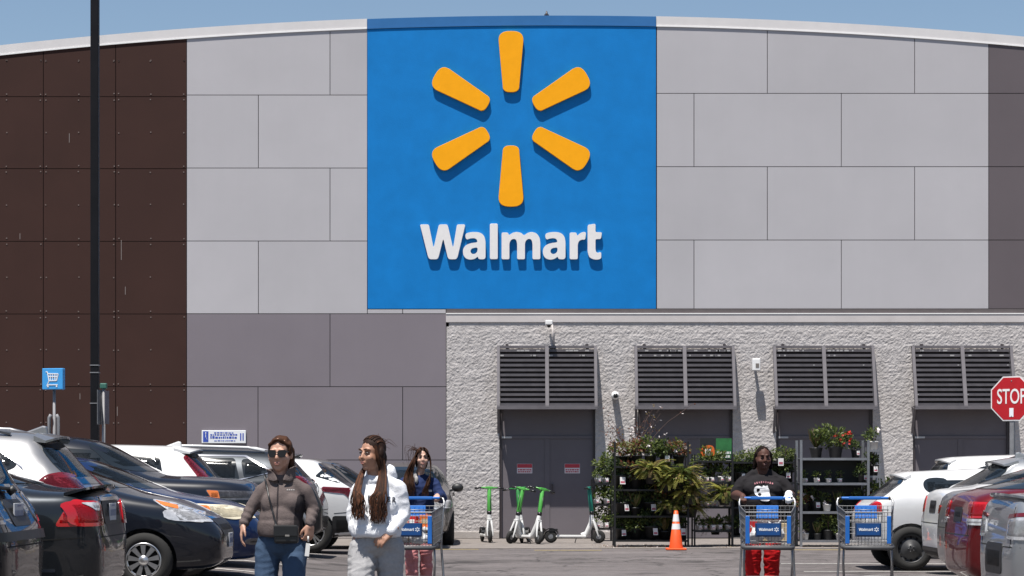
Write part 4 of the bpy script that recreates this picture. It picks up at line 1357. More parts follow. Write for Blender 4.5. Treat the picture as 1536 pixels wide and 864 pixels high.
# R3 grey saloon
s = sedan(P_SILVER, L=4.6, W=1.78, H=1.47, deck=1.12, belt=.98, rg0=1.35, rg1=.45)
s['side'] = [('tail_lamp', xz_loop((4.34, .84), (4.36, .94), (4.48, .95), (4.48, .84), c=.02), M_TAIL, .010)]
addend(s, *both('tail_lamp', xz_loop((.6, .84), (.5, .94), (.78, .94), (.78, .84)), 'r', M_TAIL, .010))

car('parked_car', 'mid grey saloon tail out squeezed between the cream and the red car', s, -1, 4.88, 24.5)
# R4 dark red saloon
s = sedan(P_RED, L=4.6, W=1.80, H=1.47, deck=1.13, belt=.98, rg0=1.30, rg1=.20)
s['windows'][1] = xz_loop((2.54, 1.02), (2.54, 1.33), (3.2, 1.28), (4.02, 1.12), (3.9, 1.08), c=.03)
s['ends'][1] = ('rear_window', glass_quad(1.15, 1.38, .76, .50), 'r', M_GLASS, .006)
s['side'] = [('tail_lamp', xz_loop((4.30, .86), (4.32, 1.0), (4.40, 1.03), (4.48, .99), (4.48, .86), c=.03), M_TAIL, .010),
             ('reverse_lamp', xz_loop((4.31, .79), (4.31, .855), (4.48, .855), (4.48, .79), c=.02), M_CLEAR, .012)]
addend(s, *both('tail_lamp', xz_loop((.50, .86), (.46, 1.03), (.79, 1.02), (.79, .87)), 'r', M_TAIL, .010))
addend(s, *both('reverse_lamp', xz_loop((.52, .80), (.48, .86), (.79, .86), (.79, .80), c=.02), 'r', M_CLEAR, .012))
addend(s, ('plate_recess', xz_loop((-.2, .82), (.2, .82), (.2, .97), (-.2, .97), c=.02), 'r', M_TRIM, .004))

car('parked_car', 'dark red saloon tail out with white and red lamps', s, -1, 4.48, 21.95)
# R5 silver saloon, nearest on the right
s = sedan(P_LSILV, L=4.7, W=1.80, H=1.46, deck=1.14, belt=.98, rg0=1.5, rg1=.62)
s['side'] = [('tail_lamp', xz_loop((4.26, .74), (4.30, .88), (4.42, .93), (4.56, .94), (4.56, .74), c=.03), M_CLEAR, .010),
             ('lamp_strip', xz_loop((4.26, .69), (4.26, .73), (4.56, .73), (4.56, .69), c=.01), M_TAILD, .013)]
addend(s, *both('tail_lamp', xz_loop((.42, .76), (.44, .93), (.80, .95), (.80, .76)), 'r', M_CLEAR, .010))
addend(s, *both('lamp_edge', xz_loop((.42, .93), (.44, .965), (.80, .985), (.80, .955), c=.01), 'r', M_TAILD, .012))
addend(s, ('plate_recess', xz_loop((-.32, .46), (.32, .46), (.32, .72), (-.32, .72)), 'r', M_TRIM, .006))

s['spoiler'] = (4.69, 1.135, .14, .74)
car('parked_car', 'bright silver saloon tail out, nearest on the right and cut off by the edge', s, -1, 4.13, 18.45)
# ================================================================ shopping trolleys
M_WIRE = mat('zinc_wire', (0.20, 0.20, 0.205), 0.4, 0.6, var=0.2, vscale=9)
M_TUBE = mat('zinc_tube', (0.27, 0.27, 0.275), 0.35, 0.75, var=0.15, vscale=6)
M_CBLUE = mat('trolley_blue', (0.006, 0.115, 0.42), 0.55, var=0.06, vscale=8)
M_CSIGN = mat('trolley_sign_blue', (0.004, 0.03, 0.10), 0.4)
M_CPANEL = mat('trolley_sign_mid_blue', (0.004, 0.055, 0.20), 0.4)
M_LIP = mat('grey_bumper', (0.06, 0.06, 0.063), 0.6, var=0.2)
M_CAST = mat('castor_rubber', (0.03, 0.03, 0.03), 0.8)
M_PRINTW = mat('print_white', (0.72, 0.74, 0.76), 0.5)

def make_trolley():
    t = thing('shopping_trolley', 'trolley', 'shopping trolley', group='wire shopping trolleys')
    HW, FW = .315, .245            # half width at the handle / front
    YR, YF = .46, -.52
    def hw(y): return lerp(FW, HW, (y - YF) / (YR - YF))
    def ztop(y): return lerp(.965, 1.03, (y - YF) / (YR - YF))
    def zbot(y): return lerp(.60, .66, (y - YF) / (YR - YF))
    # frame
    f = MB()
    for s in (-1, 1):
        f.tube([(s * .235, -.50, .15), (s * .26, -.1, .15), (s * .30, .42, .16), (s * .305, .47, .22), (s * .285, .34, .60), (s * .30, .42, .95), (s * .312, .47, 1.06), (s * .30, .50, 1.10), (s * .26, .50, 1.105)], .0135, 8)
        f.tube([(s * .25, -.30, .15), (s * .262, -.32, .4), (s * .255, -.34, .61)], .013, 8)
    f.tube([(-.235, -.50, .15), (.235, -.50, .15)], .012, 8)
    f.tube([(-.298, .40, .16), (.298, .40, .16)], .012, 8)
    f.tube([(-.28, .34, .62), (.28, .34, .62)], .011, 8)
    f.build('frame', M_TUBE, t)
    h = MB(); h.tube([(-.262, .50, 1.105), (.262, .50, 1.105)], .017, 10, caps=True); h.box((0, .495, 1.106), (.36, .052, .036))
    h.build('handle', M_CBLUE, t, bevel=.008)
    for s in (-1, 1):
        e = MB(); e.tube([(s * .263, .50, 1.105), (s * .285, .50, 1.104)], .021, 10); e.build('handle_cap', M_BPL, t)
    # wire basket
    w = MB(); r = .0028
    def line(a, b, rr=r): w.tube([a, b], rr, 5, caps=False)
    for k in range(15):
        u = -1 + 2 * k / 14
        line((u * FW, YF, .60), (u * FW, YF, .965))
        line((u * FW, YF, .60), (u * .285, .36, .655))
    for z in (.60, .655, .735, .80, .87, .925): line((-FW, YF, z), (FW, YF, z))
    for s in (-1, 1):
        line((s * FW, YF, .965), (s * HW, YR, 1.03), .006); line((s * FW, YF, .60), (s * .285, .36, .655), .0055)
        for q in (.2, .4, .6, .8):
            line((s * FW, YF, lerp(.60, .965, q)), (s * hw(.40), .40, lerp(.65, 1.02, q)))
        for k in range(1, 22):
            y = lerp(YF, .38, k / 22)
            line((s * lerp(FW, .285, k / 22), y, lerp(.60, .655, k / 22)), (s * hw(y), y, ztop(y)))
    line((-FW, YF, .965), (FW, YF, .965), .006)
    for k in range(6):
        y = lerp(YF, .36, (k + .5) / 6); line((-lerp(FW, .285, (k + .5) / 6), y, lerp(.60, .655, (k + .5) / 6)), (lerp(FW, .285, (k + .5) / 6), y, lerp(.60, .655, (k + .5) / 6)))
    for k in range(13):
        u = -1 + k / 6.0
        line((u * .285, .36, .655), (u * .30, .42, 1.02))
    for z in (.75, .86, .95, 1.02): line((-.298, .36 + .06 * (z - .655) / .365, z), (.298, .36 + .06 * (z - .655) / .365, z))
    w.build('basket', M_WIRE, t)
    # fold out seat with blue flap
    c = MB()
    for k in range(9):
        u = -.24 + .06 * k; c.tube([(u, .30, .84), (u, .18, .98)], .0035, 5, caps=False)
    for q in (0, .5, 1): c.tube([(-.25, lerp(.30, .18, q), lerp(.84, .98, q)), (.25, lerp(.30, .18, q), lerp(.84, .98, q))], .0045, 5)
    ch = c.build('child_seat', M_WIRE, t)
    fl = MB(); fl.box((0, .20, .955), (.245, .014, .15), (R(-14), 0, 0))
    for k in range(5): fl.box((-.096 + .048 * k, .190, .951), (.008, .012, .13), (R(-14), 0, 0))
    fl.build('seat_flap', M_CBLUE, ch, bevel=.004)
    for s in (-1, 1):
        b = MB(); b.box((s * .222, YF - .012, .775), (.046, .014, .30)); b.build('corner_guard', M_CBLUE, t, bevel=.005)
    l = MB()
    l.tube([(-.275, -.05, .595), (-.265, -.45, .585), (-.235, YF - .025, .58), (.235, YF - .025, .58), (.265, -.45, .585), (.275, -.05, .595)], .024, 8)
    l.build('bumper', M_LIP, t)
    s = MB(); s.box((0, YF - .012, .775), (.275, .016, .15)); sp = s.build('sign_panel', M_CSIGN, t, bevel=.006)
    q = MB(); q.box((0, YF - .022, .778), (.245, .004, .118)); q.build('sign_face', M_CPANEL, sp)
    wd = MB()
    def fn(u, v, k): return Vector((-.025 + u * .155, YF - (.0262 if k == 0 else .0235), .78 + v * .155))
    logo_word(wd, fn)
    wd.build('wordmark', M_PRINTW, sp)
    bl = MB()
    for k in range(6):
        a = R(90 + 60 * k)
        d = Vector((math.cos(a), 0, math.sin(a))); n_ = Vector((-d.z, 0, d.x)); cc = Vector((.088, YF - .025, .78))
        p0, p1 = cc + d * .008, cc + d * .025
        vs = [p0 - n_ * .0035, p0 + n_ * .0035, p1 + n_ * .006, p1 - n_ * .006]
        bl.add(vs + [v + Vector((0, .002, 0)) for v in vs], [(0,1,2,3), (7,6,5,4), (0,4,5,1), (1,5,6,2), (2,6,7,3), (3,7,4,0)])
    bl.build('emblem', M_PRINTW, sp)
    lt = MB()
    for k in range(9):
        u = -1 + k / 4.0; lt.tube([(u * .22, -.48, .17), (u * .28, .36, .18)], .004, 5, caps=False)
    for k in range(3):
        y = -.48 + .28 * k; lt.tube([(-.26, y, .172), (.26, y, .172)], .006, 5)
    lt.tube([(-.24, -.50, .27), (.24, -.50, .27)], .007, 6)
    lt.build('lower_tray', M_WIRE, t)
    for (x, y) in ((-.235, -.46), (.235, -.46), (-.295, .40), (.295, .40)):
        k = MB(); k.box((x, y + .02, .125), (.045, .06, .04)); k.bar((x - .02, y + .02, .12), (x - .02, y + .035, .06), .004, .04); k.bar((x + .02, y + .02, .12), (x + .02, y + .035, .06), .004, .04)
        ca = k.build('castor', M_TUBE, t)
        k = MB(); k.lathe([(.001, -.014), (.05, -.014), (.062, -.010), (.062, .010), (.05, .014), (.001, .014)], 18, (x, y + .035, .062), 'x'); k.build('castor_wheel', M_CAST, ca)
    return t

tr = make_trolley()
tr['label'] = 'wire trolley with blue handle pushed by the person in red trousers'
tr.location = (2.82, 25.0, 0); tr.rotation_euler = (0, 0, -.10)
TR_MAN = tr
tr2 = copy_tree(tr); tr2['label'] = 'empty wire trolley with blue handle standing alone beside the white hatchback'
tr2.location = (3.91, 25.0, 0); tr2.rotation_euler = (0, 0, -.12)
tr3 = copy_tree(tr); tr3['label'] = 'loaded wire trolley with blue handle behind the woman in the white hoodie'
tr3.location = (-1.09, 25.0, 0); tr3.rotation_euler = (0, 0, -.035)

# shopping inside the trolleys
M_BAG = mat('plastic_bag', (0.55, 0.55, 0.56), 0.3, var=0.15, vscale=10)
M_ORANGE = mat('orange_pack', (0.6, 0.13, 0.02), 0.4, var=0.1)
M_REDP = mat('red_pack', (0.5, 0.02, 0.02), 0.4, var=0.1)
M_GREENP = mat('dark_green_pack', (0.01, 0.07, 0.04), 0.4, var=0.1)
M_TANP = mat('tan_pack', (0.42, 0.33, 0.2), 0.6, var=0.15)
M_WHITEP = mat('white_pack', (0.68, 0.67, 0.65), 0.5, var=0.08)
def in_trolley(tro, o, x, y, z, rz=0):
    m = Matrix.Rotation(tro.rotation_euler.z, 3, 'Z')
    o.location = Vector(tro.location) + m @ Vector((x, y, z)); o.rotation_euler.z = tro.rotation_euler.z + rz
def bag(label, tro, x, y, z, sx=.13, sz=.14, seed=0):
    mb = MB(); mb.ell((0, 0, sz * .75), (sx, sx * .8, sz * .75)); mb.ell((.02, 0, sz * 1.4), (sx * .4, sx * .4, sz * .4)); mb.capsule((-.03, 0, sz * 1.5), (-.06, 0, sz * 2.0), .02, .01); mb.capsule((.03, 0, sz * 1.5), (.07, 0, sz * 1.95), .02, .01)
    o = blob('shopping_bag', mb, M_BAG, None, .012, 3, lambda c: .022 * mnoise.noise(c * 11 + Vector((seed, 0, 0))) + .010 * mnoise.noise(c * 28))
    tag(o, label, 'bag', 'plastic bags in the trolleys'); in_trolley(tro, o, x, y, z)
def pack(name, label, cat, tro, x, y, z, d, m, rz=0, band=None):
    mb = MB(); mb.box((0, 0, d[2] / 2), d)
    if band is not None:
        mb.bb(-d[0] * .35, d[0] * .35, -d[1] / 2 - .003, -d[1] / 2 - .0005, d[2] * .3, d[2] * .7, 1)
    o = mb.build(name, [m, band or m], None, bevel=.006); tag(o, label, cat, 'groceries in the trolleys'); in_trolley(tro, o, x, y, z, rz)
bag('white plastic bag at the left end of the trolley pushed by the person in red', tr, -.13, -.36, .62, .09, .10, 1)
bag('white plastic bag low in the middle of the trolley pushed by the person in red', tr, .06, -.30, .63, .12, .12, 2)
pack('cardboard_box', 'brown carton lying behind the sign of the trolley pushed by the person in red', 'box', tr, .04, -.02, .645, (.34, .22, .19), M_TANP, .1, M_WHITEP)
pack('juice_carton', 'red and orange carton beside the left corner guard of the red-trousered shopper\'s trolley', 'carton', tr, -.17, -.12, .64, (.08, .08, .22), M_REDP, .3, M_ORANGE)
bag('white bag bulging at the bottom right of the loaded trolley', tr3, .09, -.36, .62, .11, .09, 3)
bag('white bag at the bottom left of the loaded trolley', tr3, -.12, -.38, .62, .10, .09, 4)
pack('grocery_box', 'orange pack at the top right of the loaded trolley', 'box', tr3, .15, -.24, .80, (.12, .16, .13), M_ORANGE, .1, M_TANP)
pack('grocery_box', 'red pack near the middle of the loaded trolley', 'box', tr3, .02, -.26, .80, (.09, .12, .12), M_REDP, -.2, M_WHITEP)
pack('grocery_box', 'dark green pack on the left in the loaded trolley', 'box', tr3, -.10, -.28, .78, (.09, .12, .15), M_GREENP, .1, M_TANP)
pack('egg_tray', 'flat white tray lying across the loaded trolley', 'tray', tr3, .02, -.25, .765, (.42, .30, .03), M_WHITEP, 0)
pack('cardboard_box', 'tan carton filling the rear of the loaded trolley', 'box', tr3, 0, .02, .65, (.40, .26, .2), M_TANP, 0, M_WHITEP)
# ================================================================ people
M_SK1 = mat('skin_light', (0.42, 0.235, 0.165), 0.5, var=0.1, vscale=14)
M_SK2 = mat('skin_tan', (0.36, 0.19, 0.125), 0.5, var=0.1, vscale=14)
M_SK3 = mat('skin_pale', (0.46, 0.28, 0.21), 0.5, var=0.08, vscale=14)
M_SK4 = mat('skin_dark', (0.075, 0.032, 0.022), 0.6, var=0.12, vscale=14, spec=0.3)
M_LIP1 = mat('lips', (0.30, 0.125, 0.10), 0.5)
M_LIP4 = mat('lips_dark', (0.09, 0.03, 0.028), 0.45)
M_EYEW = mat('eye_white', (0.24, 0.215, 0.20), 0.5)
M_EYED = mat('eye_dark', (0.02, 0.013, 0.01), 0.5, spec=0.2)
M_HAIR1 = mat('hair_dark_brown', (0.020, 0.010, 0.007), 0.7, var=0.4, vscale=30, spec=0.15)
M_HAIR1B = mat('hair_brown', (0.050, 0.021, 0.011), 0.7, var=0.4, vscale=30, spec=0.15)
M_HAIR1C = mat('hair_golden_brown', (0.085, 0.034, 0.018), 0.7, var=0.4, vscale=30, spec=0.15)
M_HAIRK = mat('hair_black', (0.010, 0.006, 0.005), 0.9, var=0.4, vscale=30, spec=0.1)
M_FLEECE = mat('taupe_fleece', (0.112, 0.090, 0.086), 0.95, var=0.12, vscale=40, bump=0.35, bscale=160, spec=0.1)
M_FLEECED = mat('dark_side_panel', (0.03, 0.026, 0.028), 0.9, var=0.15, vscale=40, spec=0.1)
M_JEANS = mat('blue_denim', (0.046, 0.076, 0.130), 0.85, var=0.22, vscale=9, bump=0.2, bscale=150, spec=0.15)
M_HOODIE = mat('white_cotton', (0.70, 0.71, 0.74), 0.9, var=0.05, vscale=18, bump=0.25, bscale=130, spec=0.1)
M_SWEATS = mat('grey_marl', (0.315, 0.31, 0.315), 0.95, var=0.10, vscale=50, bump=0.25, bscale=140, spec=0.1)
M_NAVYJ = mat('navy_jacket', (0.016, 0.028, 0.085), 0.8, var=0.15, vscale=14, spec=0.15)
M_PINK = mat('pink_trousers', (0.50, 0.20, 0.20), 0.9, var=0.15, vscale=10, spec=0.1)
M_TEE = mat('charcoal_tee', (0.017, 0.0155, 0.017), 0.9, var=0.2, vscale=16, spec=0.12)
M_REDT = mat('red_trousers', (0.42, 0.006, 0.008), 0.75, var=0.15, vscale=10, spec=0.2)
M_SHOE = mat('dark_shoe', (0.02, 0.02, 0.022), 0.6, var=0.2)
M_SHOEW = mat('white_shoe', (0.5, 0.5, 0.5), 0.6, var=0.1)
M_LEATHER = mat('black_leather', (0.010, 0.010, 0.011), 0.4, var=0.2)
M_GLOVE = mat('white_glove', (0.72, 0.72, 0.72), 0.7)
M_TXT = mat('dark_print', (0.02, 0.022, 0.03), 0.8)

def head_prims(mb, c, yaw, pitch=0.0, k=1.0, full=1.0):
    q = Euler((pitch, 0, yaw)).to_matrix()
    def T(p): return Vector(c) + q @ (Vector(p) * k)
    def E(p, r): mb.ell(T(p), [a * k for a in r], q.to_euler(), 16, 10)
    E((0, .018, .032), (.074, .094, .088))
    E((0, -.018, -.035), (.060 * full, .070, .080))
    E((0, -.058, -.095), (.026, .024, .022))
    E((0, -.012, -.085), (.048 * full, .050, .032))
    for s in (-1, 1):
        E((s * .034, -.060, -.030), (.028 * full, .024, .028))
        E((s * .077, .015, -.008), (.010, .020, .031))
        E((s * .030, -.078, .030), (.024, .014, .009))
    mb.capsule(T((0, -.082, .012)), T((0, -.098, -.026)), .008 * k, .012 * k)
    E((0, -.090, -.030), (.017, .012, .009))
    E((0, -.079, -.062), (.024, .013, .014))
    return T, q

def face_parts(root, T, q, k, lip, brow, eyes=True, eye_scale=1.0, white=None):
    if eyes:
        for s in (-1, 1):
            e = MB(); e.ell(T((s * .030, -.0765, .008)), (.014 * k, .009 * k, .006 * k * eye_scale), q.to_euler(), 10, 6); eo = e.build('eye', white or M_EYEW, root)
            i = MB(); i.ell(T((s * .030, -.0835, .008)), (.0065 * k, .004 * k, .0065 * k * eye_scale), q.to_euler(), 8, 6); i.build('iris', M_EYED, eo)
            l = MB(); l.capsule(T((s * .018, -.0825, .0135)), T((s * .044, -.0765, .012)), .0014 * k, .0012 * k, 6, 2); l.build('lashes', M_EYED, eo)
            b = MB(); b.capsule(T((s * .014, -.090, .030)), T((s * .034, -.090, .036)), .0032 * k, .0032 * k, 8, 2); b.capsule(T((s * .034, -.090, .036)), T((s * .052, -.076, .030)), .0032 * k, .002 * k, 8, 2)
            b.build('eyebrow', brow, root)
    l = MB(); l.ell(T((0, -.0915, -.0575)), (.021 * k, .005 * k, .0045 * k), q.to_euler(), 10, 6); l.ell(T((0, -.0915, -.067)), (.018 * k, .0055 * k, .0055 * k), q.to_euler(), 10, 6)
    l.build('lips', lip, root)

def hand_prims(mb, w, d, pn, side, curl=.5, k=1.0, spread=.12):
    """w wrist, d direction of the hand, pn palm normal, side = +1 when the thumb lies along cross(d, pn)"""
    w = Vector(w); d = Vector(d).normalized(); pn = Vector(pn); pn = (pn - d * pn.dot(d)).normalized()
    s = d.cross(pn).normalized() * side
    def P(a, b, c_): return w + (d * a + s * b + pn * c_) * k
    mb.capsule(w - d * .03 * k, P(.02, 0, 0), .024 * k, .026 * k)
    for b in (-.026, -.009, .009, .026):
        mb.capsule(P(.015, b * .7, 0), P(.082, b, .004), .017 * k, .0135 * k, 8, 3)
    L = {-.030: (.030, .020, .016), -.010: (.040, .025, .019), .010: (.044, .028, .020), .030: (.038, .024, .018)}
    for b, (l1, l2, l3) in L.items():
        p = P(.082, b, .004); a = curl * .7
        dirv = (d + s * (b * spread * 14)).normalized()
        for i, l in enumerate((l1, l2, l3)):
            dd = dirv * math.cos(a) + pn * math.sin(a)
            q_ = p + dd * l * k
            mb.capsule(p, q_, (.0102 - i * .001) * k, (.0094 - i * .001) * k, 8, 3)
            p = q_; a += curl * .9
    p = P(.018, .026, .008); q1 = P(.052, .050, .022); q2 = P(.082, .056, .034)
    mb.capsule(p, q1, .0135 * k, .011 * k, 8, 3); mb.capsule(q1, q2, .011 * k, .009 * k, 8, 3)

def wrinkles(seed, amp=.006, zs=1.0):
    o = Vector((seed * 7.3, seed * 3.1, seed))
    def f(c):
        a = mnoise.noise(Vector((c.x * 7, c.y * 7, c.z * 11 * zs)) + o)
        b = 1 - abs(mnoise.noise(Vector((c.x * 9 + c.z * 6, c.y * 9, c.z * 15 * zs - c.x * 5)) + o)) * 2
        return amp * (.8 * a + .75 * max(0, b) - .3)
    return f

def bvh_of(o):
    bm = bmesh.new(); bm.from_mesh(o.data); t = BVHTree.FromBMesh(bm); bm.free(); return t

def wrap_front(name, me, root, tree, dx, z, y0=-2.0, off=.004):
    """lay a flat mesh (x right, z up) on the front of a garment"""
    bm = bmesh.new(); bm.from_mesh(me)
    kill = []
    for v in bm.verts:
        hit = tree.ray_cast(Vector((v.co.x + dx, y0, v.co.z + z)), Vector((0, 1, 0)))[0]
        if hit is None: kill.append(v)
        else: v.co = Vector((v.co.x + dx, hit.y - off + (.003 if v.co.y > 0 else 0), v.co.z + z))
    if kill: bmesh.ops.delete(bm, geom=kill, context='VERTS')
    bm.to_mesh(me); bm.free()
    return link(name, me, root)

def strands(mb, roots_fn, n, seed, mats=3, r=.006):
    rr = random.Random(seed)
    for i in range(n):
        path, rad = roots_fn(rr, i)
        # catmull-like densify
        P = [Vector(p) for p in path]; Q = []
        for a in range(len(P) - 1):
            p0 = P[max(0, a - 1)]; p1 = P[a]; p2 = P[a + 1]; p3 = P[min(len(P) - 1, a + 2)]
            for t in (0, .25, .5, .75):
                Q.append(.5 * ((2 * p1) + (-p0 + p2) * t + (2 * p0 - 5 * p1 + 4 * p2 - p3) * t * t + (-p0 + 3 * p1 - 3 * p2 + p3) * t ** 3))
        Q.append(P[-1])
        N = len(Q)
        mb.tube(Q, [rad * (1 - .7 * (k / (N - 1)) ** 2) for k in range(N)], 5, rr.randrange(mats), False)

def shoes(root, pts, m):
    for (x, y, yaw) in pts:
        s = MB(); q = Matrix.Rotation(yaw, 3, 'Z')
        def T(p): return Vector((x, y, 0)) + q @ Vector(p)
        s.capsule(T((0, .06, .045)), T((0, -.12, .038)), .042, .036); s.ell(T((0, .05, .075)), (.04, .05, .045))
        o = blob('shoe', s, m, root, .008, 2)

def person(label, X, Y, group='shoppers walking through the car park'):
    return thing('person', label, 'person', (X, Y, ground_z(X, Y)), group=group)

# ---------------------------------------------------------------- woman in the taupe fleece
p = person('woman in sunglasses, taupe zip fleece and blue jeans with a small black shoulder bag', XW(421, 16.0), 16.0)
b = MB()
hc = Vector((-.005, .0, 1.527))
T, q = head_prims(b, hc, R(-8), R(2), 1.04, 1.16)
b.capsule((0, .02, 1.30), (-.003, .015, 1.45), .062, .054)
b.ell((0, .02, 1.16), (.15, .10, .2)); b.ell((0, .02, .93), (.16, .12, .14)); b.capsule((-.10, .02, 1.24), (.10, .02, 1.24), .05, .05)
WR = ((-.132, .02, 1.262), (-.205, .0, 1.15), (-.256, -.055, 1.035)); WR2 = ((.172, .02, 1.262), (.225, .03, 1.14), (.213, -.06, 1.045))
for a in (WR, WR2):
    b.capsule(a[0], a[1], .03, .027); b.capsule(a[1], a[2], .027, .026)
hand_prims(b, (-.254, -.06, 1.03), (-.25, -.12, -1), (1, .1, -.2), 1, .45, .95)
hand_prims(b, (.216, -.065, 1.03), (-.10, -.10, -1), (-.6, .9, 0), -1, .95, .95)
for (h, kn, an) in (((-.09, .01, .86), (-.11, -.03, .48), (-.12, .06, .08)), ((.09, .01, .86), (.10, -.13, .49), (.10, -.12, .08))):
    b.capsule(h, kn, .085, .055); b.capsule(kn, an, .052, .036)
body = blob('body', b, M_SK1, p, .007, 4)
face_parts(p, T, q, 1.0, M_LIP1, M_HAIR1, eyes=False)
g = MB()
for s in (-1, 1): g.prism(cut_corners([(s*.006, .016), (s*.062, .024), (s*.061, -.014), (s*.044, -.030), (s*.016, -.028), (s*.006, -.004)][::s], .008, 2), lambda u, v, k: T((u, -.100 + (.010 if k else 0) + abs(u) * .25, v + .008)))
sgl = g.build('sunglasses', M_LEATHER, p)
g = MB(); g.bar(T((-.062, -.080, .018)), T((-.078, .015, .012)), .004, .008); g.bar(T((.062, -.080, .018)), T((.078, .015, .012)), .004, .008); g.bar(T((-.01, -.098, .014)), T((.01, -.098, .014)), .005, .006); g.build('temples', M_LEATHER, sgl)
h = MB(); h.ell(T((0, .030, .040)), (.083, .094, .093), (R(-12), 0, R(-8)), 18, 12); h.ell(T((0, .09, .0)), (.06, .05, .07)); h.capsule(T((.055, .06, .02)), T((.066, .06, -.11)), .035, .022); h.capsule(T((-.05, .06, .02)), T((-.05, .07, -.09)), .03, .02)
for s in (-1, 1):
    h.ell(T((s * .066, .010, .030)), (.018, .050, .055)); h.capsule(T((s * .015, -.062, .098)), T((s * .062, -.028, .062)), .014, .016)
    h.capsule(T((s * .070, .0, .03)), T((s * .074, .03, -.03)), .015, .014)
blob('hair', h, M_HAIR1B, p, .007, 3, lambda c: .004 * mnoise.noise(Vector((c.x * 60, c.y * 10, c.z * 16))))
j = MB()
j.ell((.01, .02, 1.15), (.160, .125, .20)); j.ell((0, .0, 1.06), (.160, .145, .14)); j.ell((-.005, .01, 1.00), (.166, .145, .08)); j.lathe([(.10, .943), (.156, .947), (.164, .99), (.160, 1.05), (.1, 1.06)], 24, (-.004, .005, 0))
j.capsule((-.125, .02, 1.265), (-.045, .02, 1.335), .052, .052); j.capsule((.160, .02, 1.265), (.05, .02, 1.34), .052, .052); j.ell((0, .02, 1.35), (.10, .075, .05))
for s in (-1, 1): j.ell((s * .072 + .01, -.058, 1.175), (.072, .058, .08))
for a in (WR, WR2):
    j.capsule(a[0], a[1], .056, .047); j.capsule(a[1], a[2], .046, .037)
def fj(c):
    d = .004 * mnoise.noise(Vector((c.x * 9, c.y * 9, c.z * 7))) + .002 * mnoise.noise(Vector((c.x * 20 + c.z * 12, c.y * 20, c.z * 18 - c.x * 9)))
    if abs(c.x) > .17: d += .003 * math.sin(c.z * 120 + c.x * 60 + c.y * 30) * sst(abs(c.x), .18, .22) * sst(1.2 - c.z, 0, .08)
    return d
jk = blob('fleece_jacket', j, [M_FLEECE, M_FLEECED], p, .007, 18, fj)
for po in jk.data.polygons:
    c = po.center
    if .10 < c.x < .175 and .97 < c.z < 1.24 and c.y < .03 and c.x > .10 + .3 * (c.z - .97) ** 2 + .05 * abs(c.z - 1.1): po.material_index = 1
co = MB(); vs = []; NC = 41                             # standing collar, open at the front
for ri, (rx, ry, z, a0) in enumerate(((.098, .088, 1.335, 8), (.094, .085, 1.372, 18), (.094, .084, 1.405, 30), (.101, .090, 1.428, 40), (.106, .094, 1.432, 42))):
    for k in range(NC):
        a = R(a0 + (360 - 2 * a0) * k / (NC - 1)); fr = max(0, math.cos(a))
        vs.append((rx * math.sin(a) + .004, .020 - ry * math.cos(a) - .012 * fr * (ri == 0), z + .012 * math.sin(a) * (ri > 1) - (.012 * fr if ri > 2 else 0) + .004 * math.sin(k * 1.3 + ri)))
co.add(vs, [(r_ * NC + k, r_ * NC + k + 1, (r_ + 1) * NC + k + 1, (r_ + 1) * NC + k) for r_ in range(4) for k in range(NC - 1)], 0, True)
cl_ = co.build('collar', M_FLEECE, jk)
so_ = cl_.modifiers.new('thick', 'SOLIDIFY'); so_.thickness = .008; so_.offset = 0
su_ = cl_.modifiers.new('smooth', 'SUBSURF'); su_.levels = 1; su_.render_levels = 1
tree = bvh_of(jk)
zp = MB()
for k in range(20):
    z0, z1 = lerp(1.34, .955, k / 20), lerp(1.34, .955, (k + 1) / 20)
    y0 = tree.ray_cast(Vector((-.012, -2, z0)), Vector((0, 1, 0)))[0]; y1 = tree.ray_cast(Vector((-.012, -2, z1)), Vector((0, 1, 0)))[0]
    if y0 and y1: zp.bar((-.012, y0.y - .001, z0), (-.012, y1.y - .001, z1), .010, .006)
zp.build('zip', M_FLEECED, jk)
em = MB()
for k in range(4): em.box((.055 + .014 * k, 0, 1.275), (.010, .002, .008))
wrap_front('chest_mark', em.mesh('chest_mark', mat('pale_thread', (.3, .28, .27), .8)), jk, tree, 0, 0)
t = MB(); t.ell((0, .02, .90), (.172, .138, .12))
for (h_, kn, an) in (((-.088, .01, .86), (-.11, -.03, .48), (-.12, .06, .10)), ((.095, .01, .86), (.10, -.13, .49), (.10, -.12, .10))):
    t.capsule(h_, kn, .096, .070); t.capsule(kn, an, .068, .052)
blob('jeans', t, M_JEANS, p, .008, 4, wrinkles(2, .004, 1.4))
shoes(p, [(-.12, .02, 0), (.10, -.15, 0)], M_SHOE)
bg_ = thing('shoulder_bag', 'small black shoulder bag worn across the fleece at hip height', 'bag', tuple(Vector(p.location) + Vector((.060, -.195, .89))))
k = MB(); k.box((0, 0, .075), (.17, .06, .13)); bb_ = k.build('bag_body', M_LEATHER, bg_, bevel=.018)
k = MB(); k.box((-.004, -.034, .10), (.165, .008, .075)); k.build('flap', M_LEATHER, bg_, bevel=.006)
k = MB(); k.box((.01, -.042, .068), (.03, .006, .012)); k.build('clasp', M_CHROME, bg_)
k = MB(); pth = []
for i in range(15):
    u = i / 14; x = lerp(-.085, .012, u) ; z = lerp(1.365, 1.02, u)
    hit = tree.ray_cast(Vector((x, -2, z)), Vector((0, 1, 0)))[0]
    y = hit.y if hit else -.12
    pth.append((x - .085, y - .008 + .19, z - .89))
pth = [(-.085 - .085, .24, 1.36 - .89), (-.09 - .085, .20, 1.385 - .89)] + pth + [(-.07, .0, .13)]
k.tube(pth, .007, 6); k.build('strap', M_LEATHER, bg_)
ky = MB(); ky.bar((0, 0, 0), (-.01, 0, -.09), .03, .01); ky.tube([(0, 0, 0.01), (0, -.005, .05)], .006, 6)
